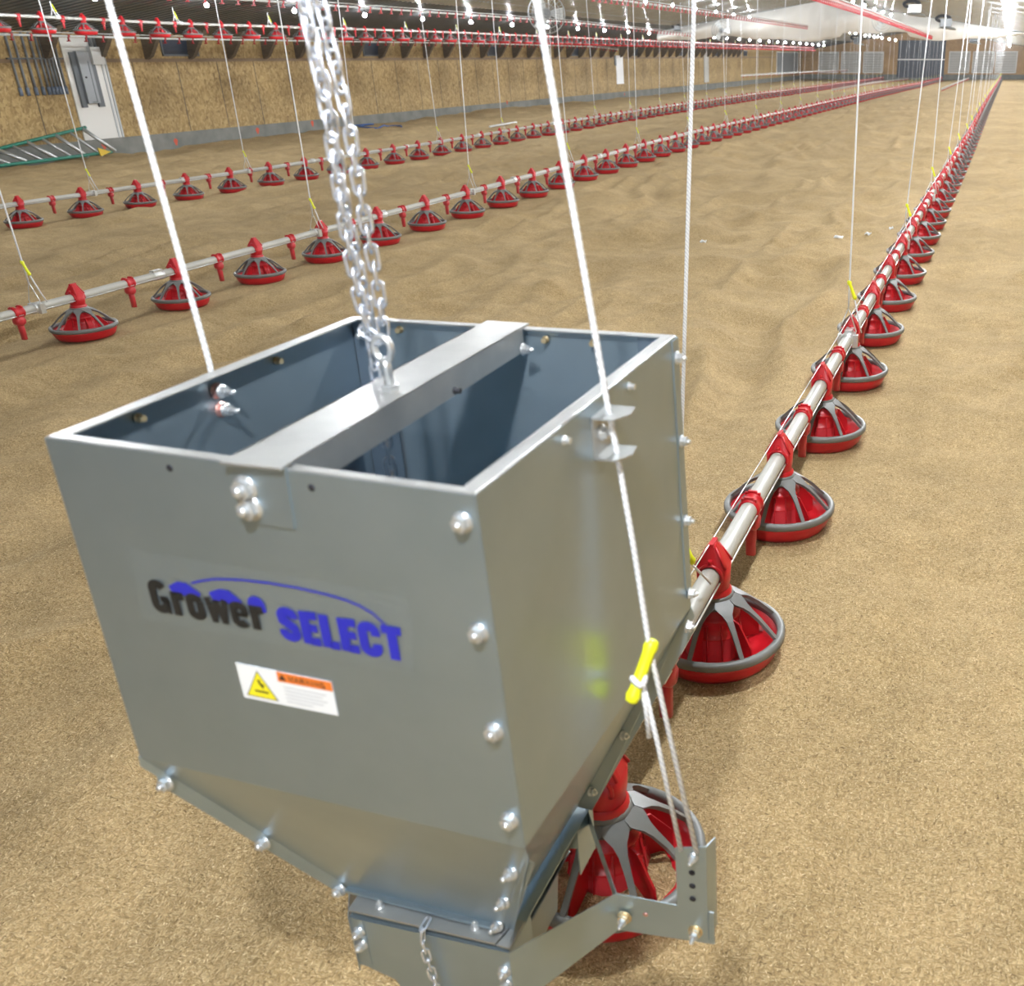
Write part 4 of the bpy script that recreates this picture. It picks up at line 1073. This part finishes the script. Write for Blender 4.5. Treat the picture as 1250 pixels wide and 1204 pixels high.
base = np.arange(N)*5
tri = np.stack([np.stack([base+a_, base+b_, base+4], -1) for a_, b_ in ((0,3),(3,2),(2,1),(1,0))], 1).reshape(-1, 3)
me = bpy.data.meshes.new('loose_hulls'); me.vertices.add(len(co_)); me.vertices.foreach_set('co', co_.astype(np.float32).ravel())
me.loops.add(tri.size); me.loops.foreach_set('vertex_index', tri.astype(np.int32).ravel())
me.polygons.add(len(tri)); me.polygons.foreach_set('loop_start', np.arange(len(tri), dtype=np.int32)*3); me.polygons.foreach_set('loop_total', np.full(len(tri), 3, np.int32))
me.update(calc_edges=True)
mh = mat('loose_hull', (.5,.4,.22), .75, spec=.3); n_, l_, b_ = nodes(mh); gi = n_.new('ShaderNodeNewGeometry')
l_.new(ramp(mh, gi.outputs['Random Per Island'], [(.0,(.26,.18,.085)),(.12,(.44,.32,.16)),(.55,(.57,.43,.23)),(1,(.78,.63,.39))]), b_.inputs['Base Color'])
me.materials.append(mh); lh = bpy.data.objects.new('loose_hulls', me); COL.objects.link(lh)
tag(lh, 'loose tan rice hulls scattered over the litter around the hopper', 'hulls'); lh['kind'] = 'stuff'

HAZE = .0006
# ------------------------------------------------------------------ camera, world, view
cam = bpy.data.cameras.new('camera'); co = bpy.data.objects.new('camera', cam); COL.objects.link(co); scene.camera = co
yaw, pit, rol = -.2495, .4211, -.0022
cy_, sy_, cp_, sp_ = math.cos(yaw), math.sin(yaw), math.cos(pit), math.sin(pit)
f = Vector((sy_*cp_, cy_*cp_, -sp_)); r = Vector((cy_, -sy_, 0)); u = r.cross(f)
r2 = r*math.cos(rol) + u*math.sin(rol); u2 = -r*math.sin(rol) + u*math.cos(rol)
mw = Matrix((r2, u2, -f)).transposed().to_4x4(); mw.translation = (0, 0, 1.59); co.matrix_world = mw
cam.sensor_width = 36; cam.sensor_fit = 'HORIZONTAL'; cam.lens = 1189.5*36/1250
cam.shift_x = (625-903)/1250; cam.shift_y = 0; cam.clip_start = .05; cam.clip_end = 400
cam.dof.use_dof = True; cam.dof.focus_distance = 3.6; cam.dof.aperture_fstop = 6.5
w = bpy.data.worlds.new('World'); scene.world = w; w.use_nodes = True
w.node_tree.nodes['Background'].inputs[0].default_value = (.02,.02,.02,1); w.node_tree.nodes['Background'].inputs[1].default_value = 1
nt = w.node_tree; sc_ = nt.nodes.new('ShaderNodeVolumeScatter')   # thin dust haze in the air
sc_.inputs['Density'].default_value = HAZE; sc_.inputs['Anisotropy'].default_value = .35; sc_.inputs['Color'].default_value = (1,.98,.95,1)
nt.links.new(sc_.outputs[0], nt.nodes['World Output'].inputs['Volume'])
vs = scene.view_settings; vs.view_transform = 'Standard'; vs.look = 'None'; vs.gamma = 1; vs.use_curve_mapping = False; vs.exposure = .24
scene.cycles.use_denoising = True; scene.cycles.max_bounces = 6; scene.cycles.diffuse_bounces = 4; scene.cycles.sample_clamp_indirect = 3; scene.cycles.blur_glossy = 1.0
scene.cycles.use_light_tree = True; scene.cycles.adaptive_threshold = .03
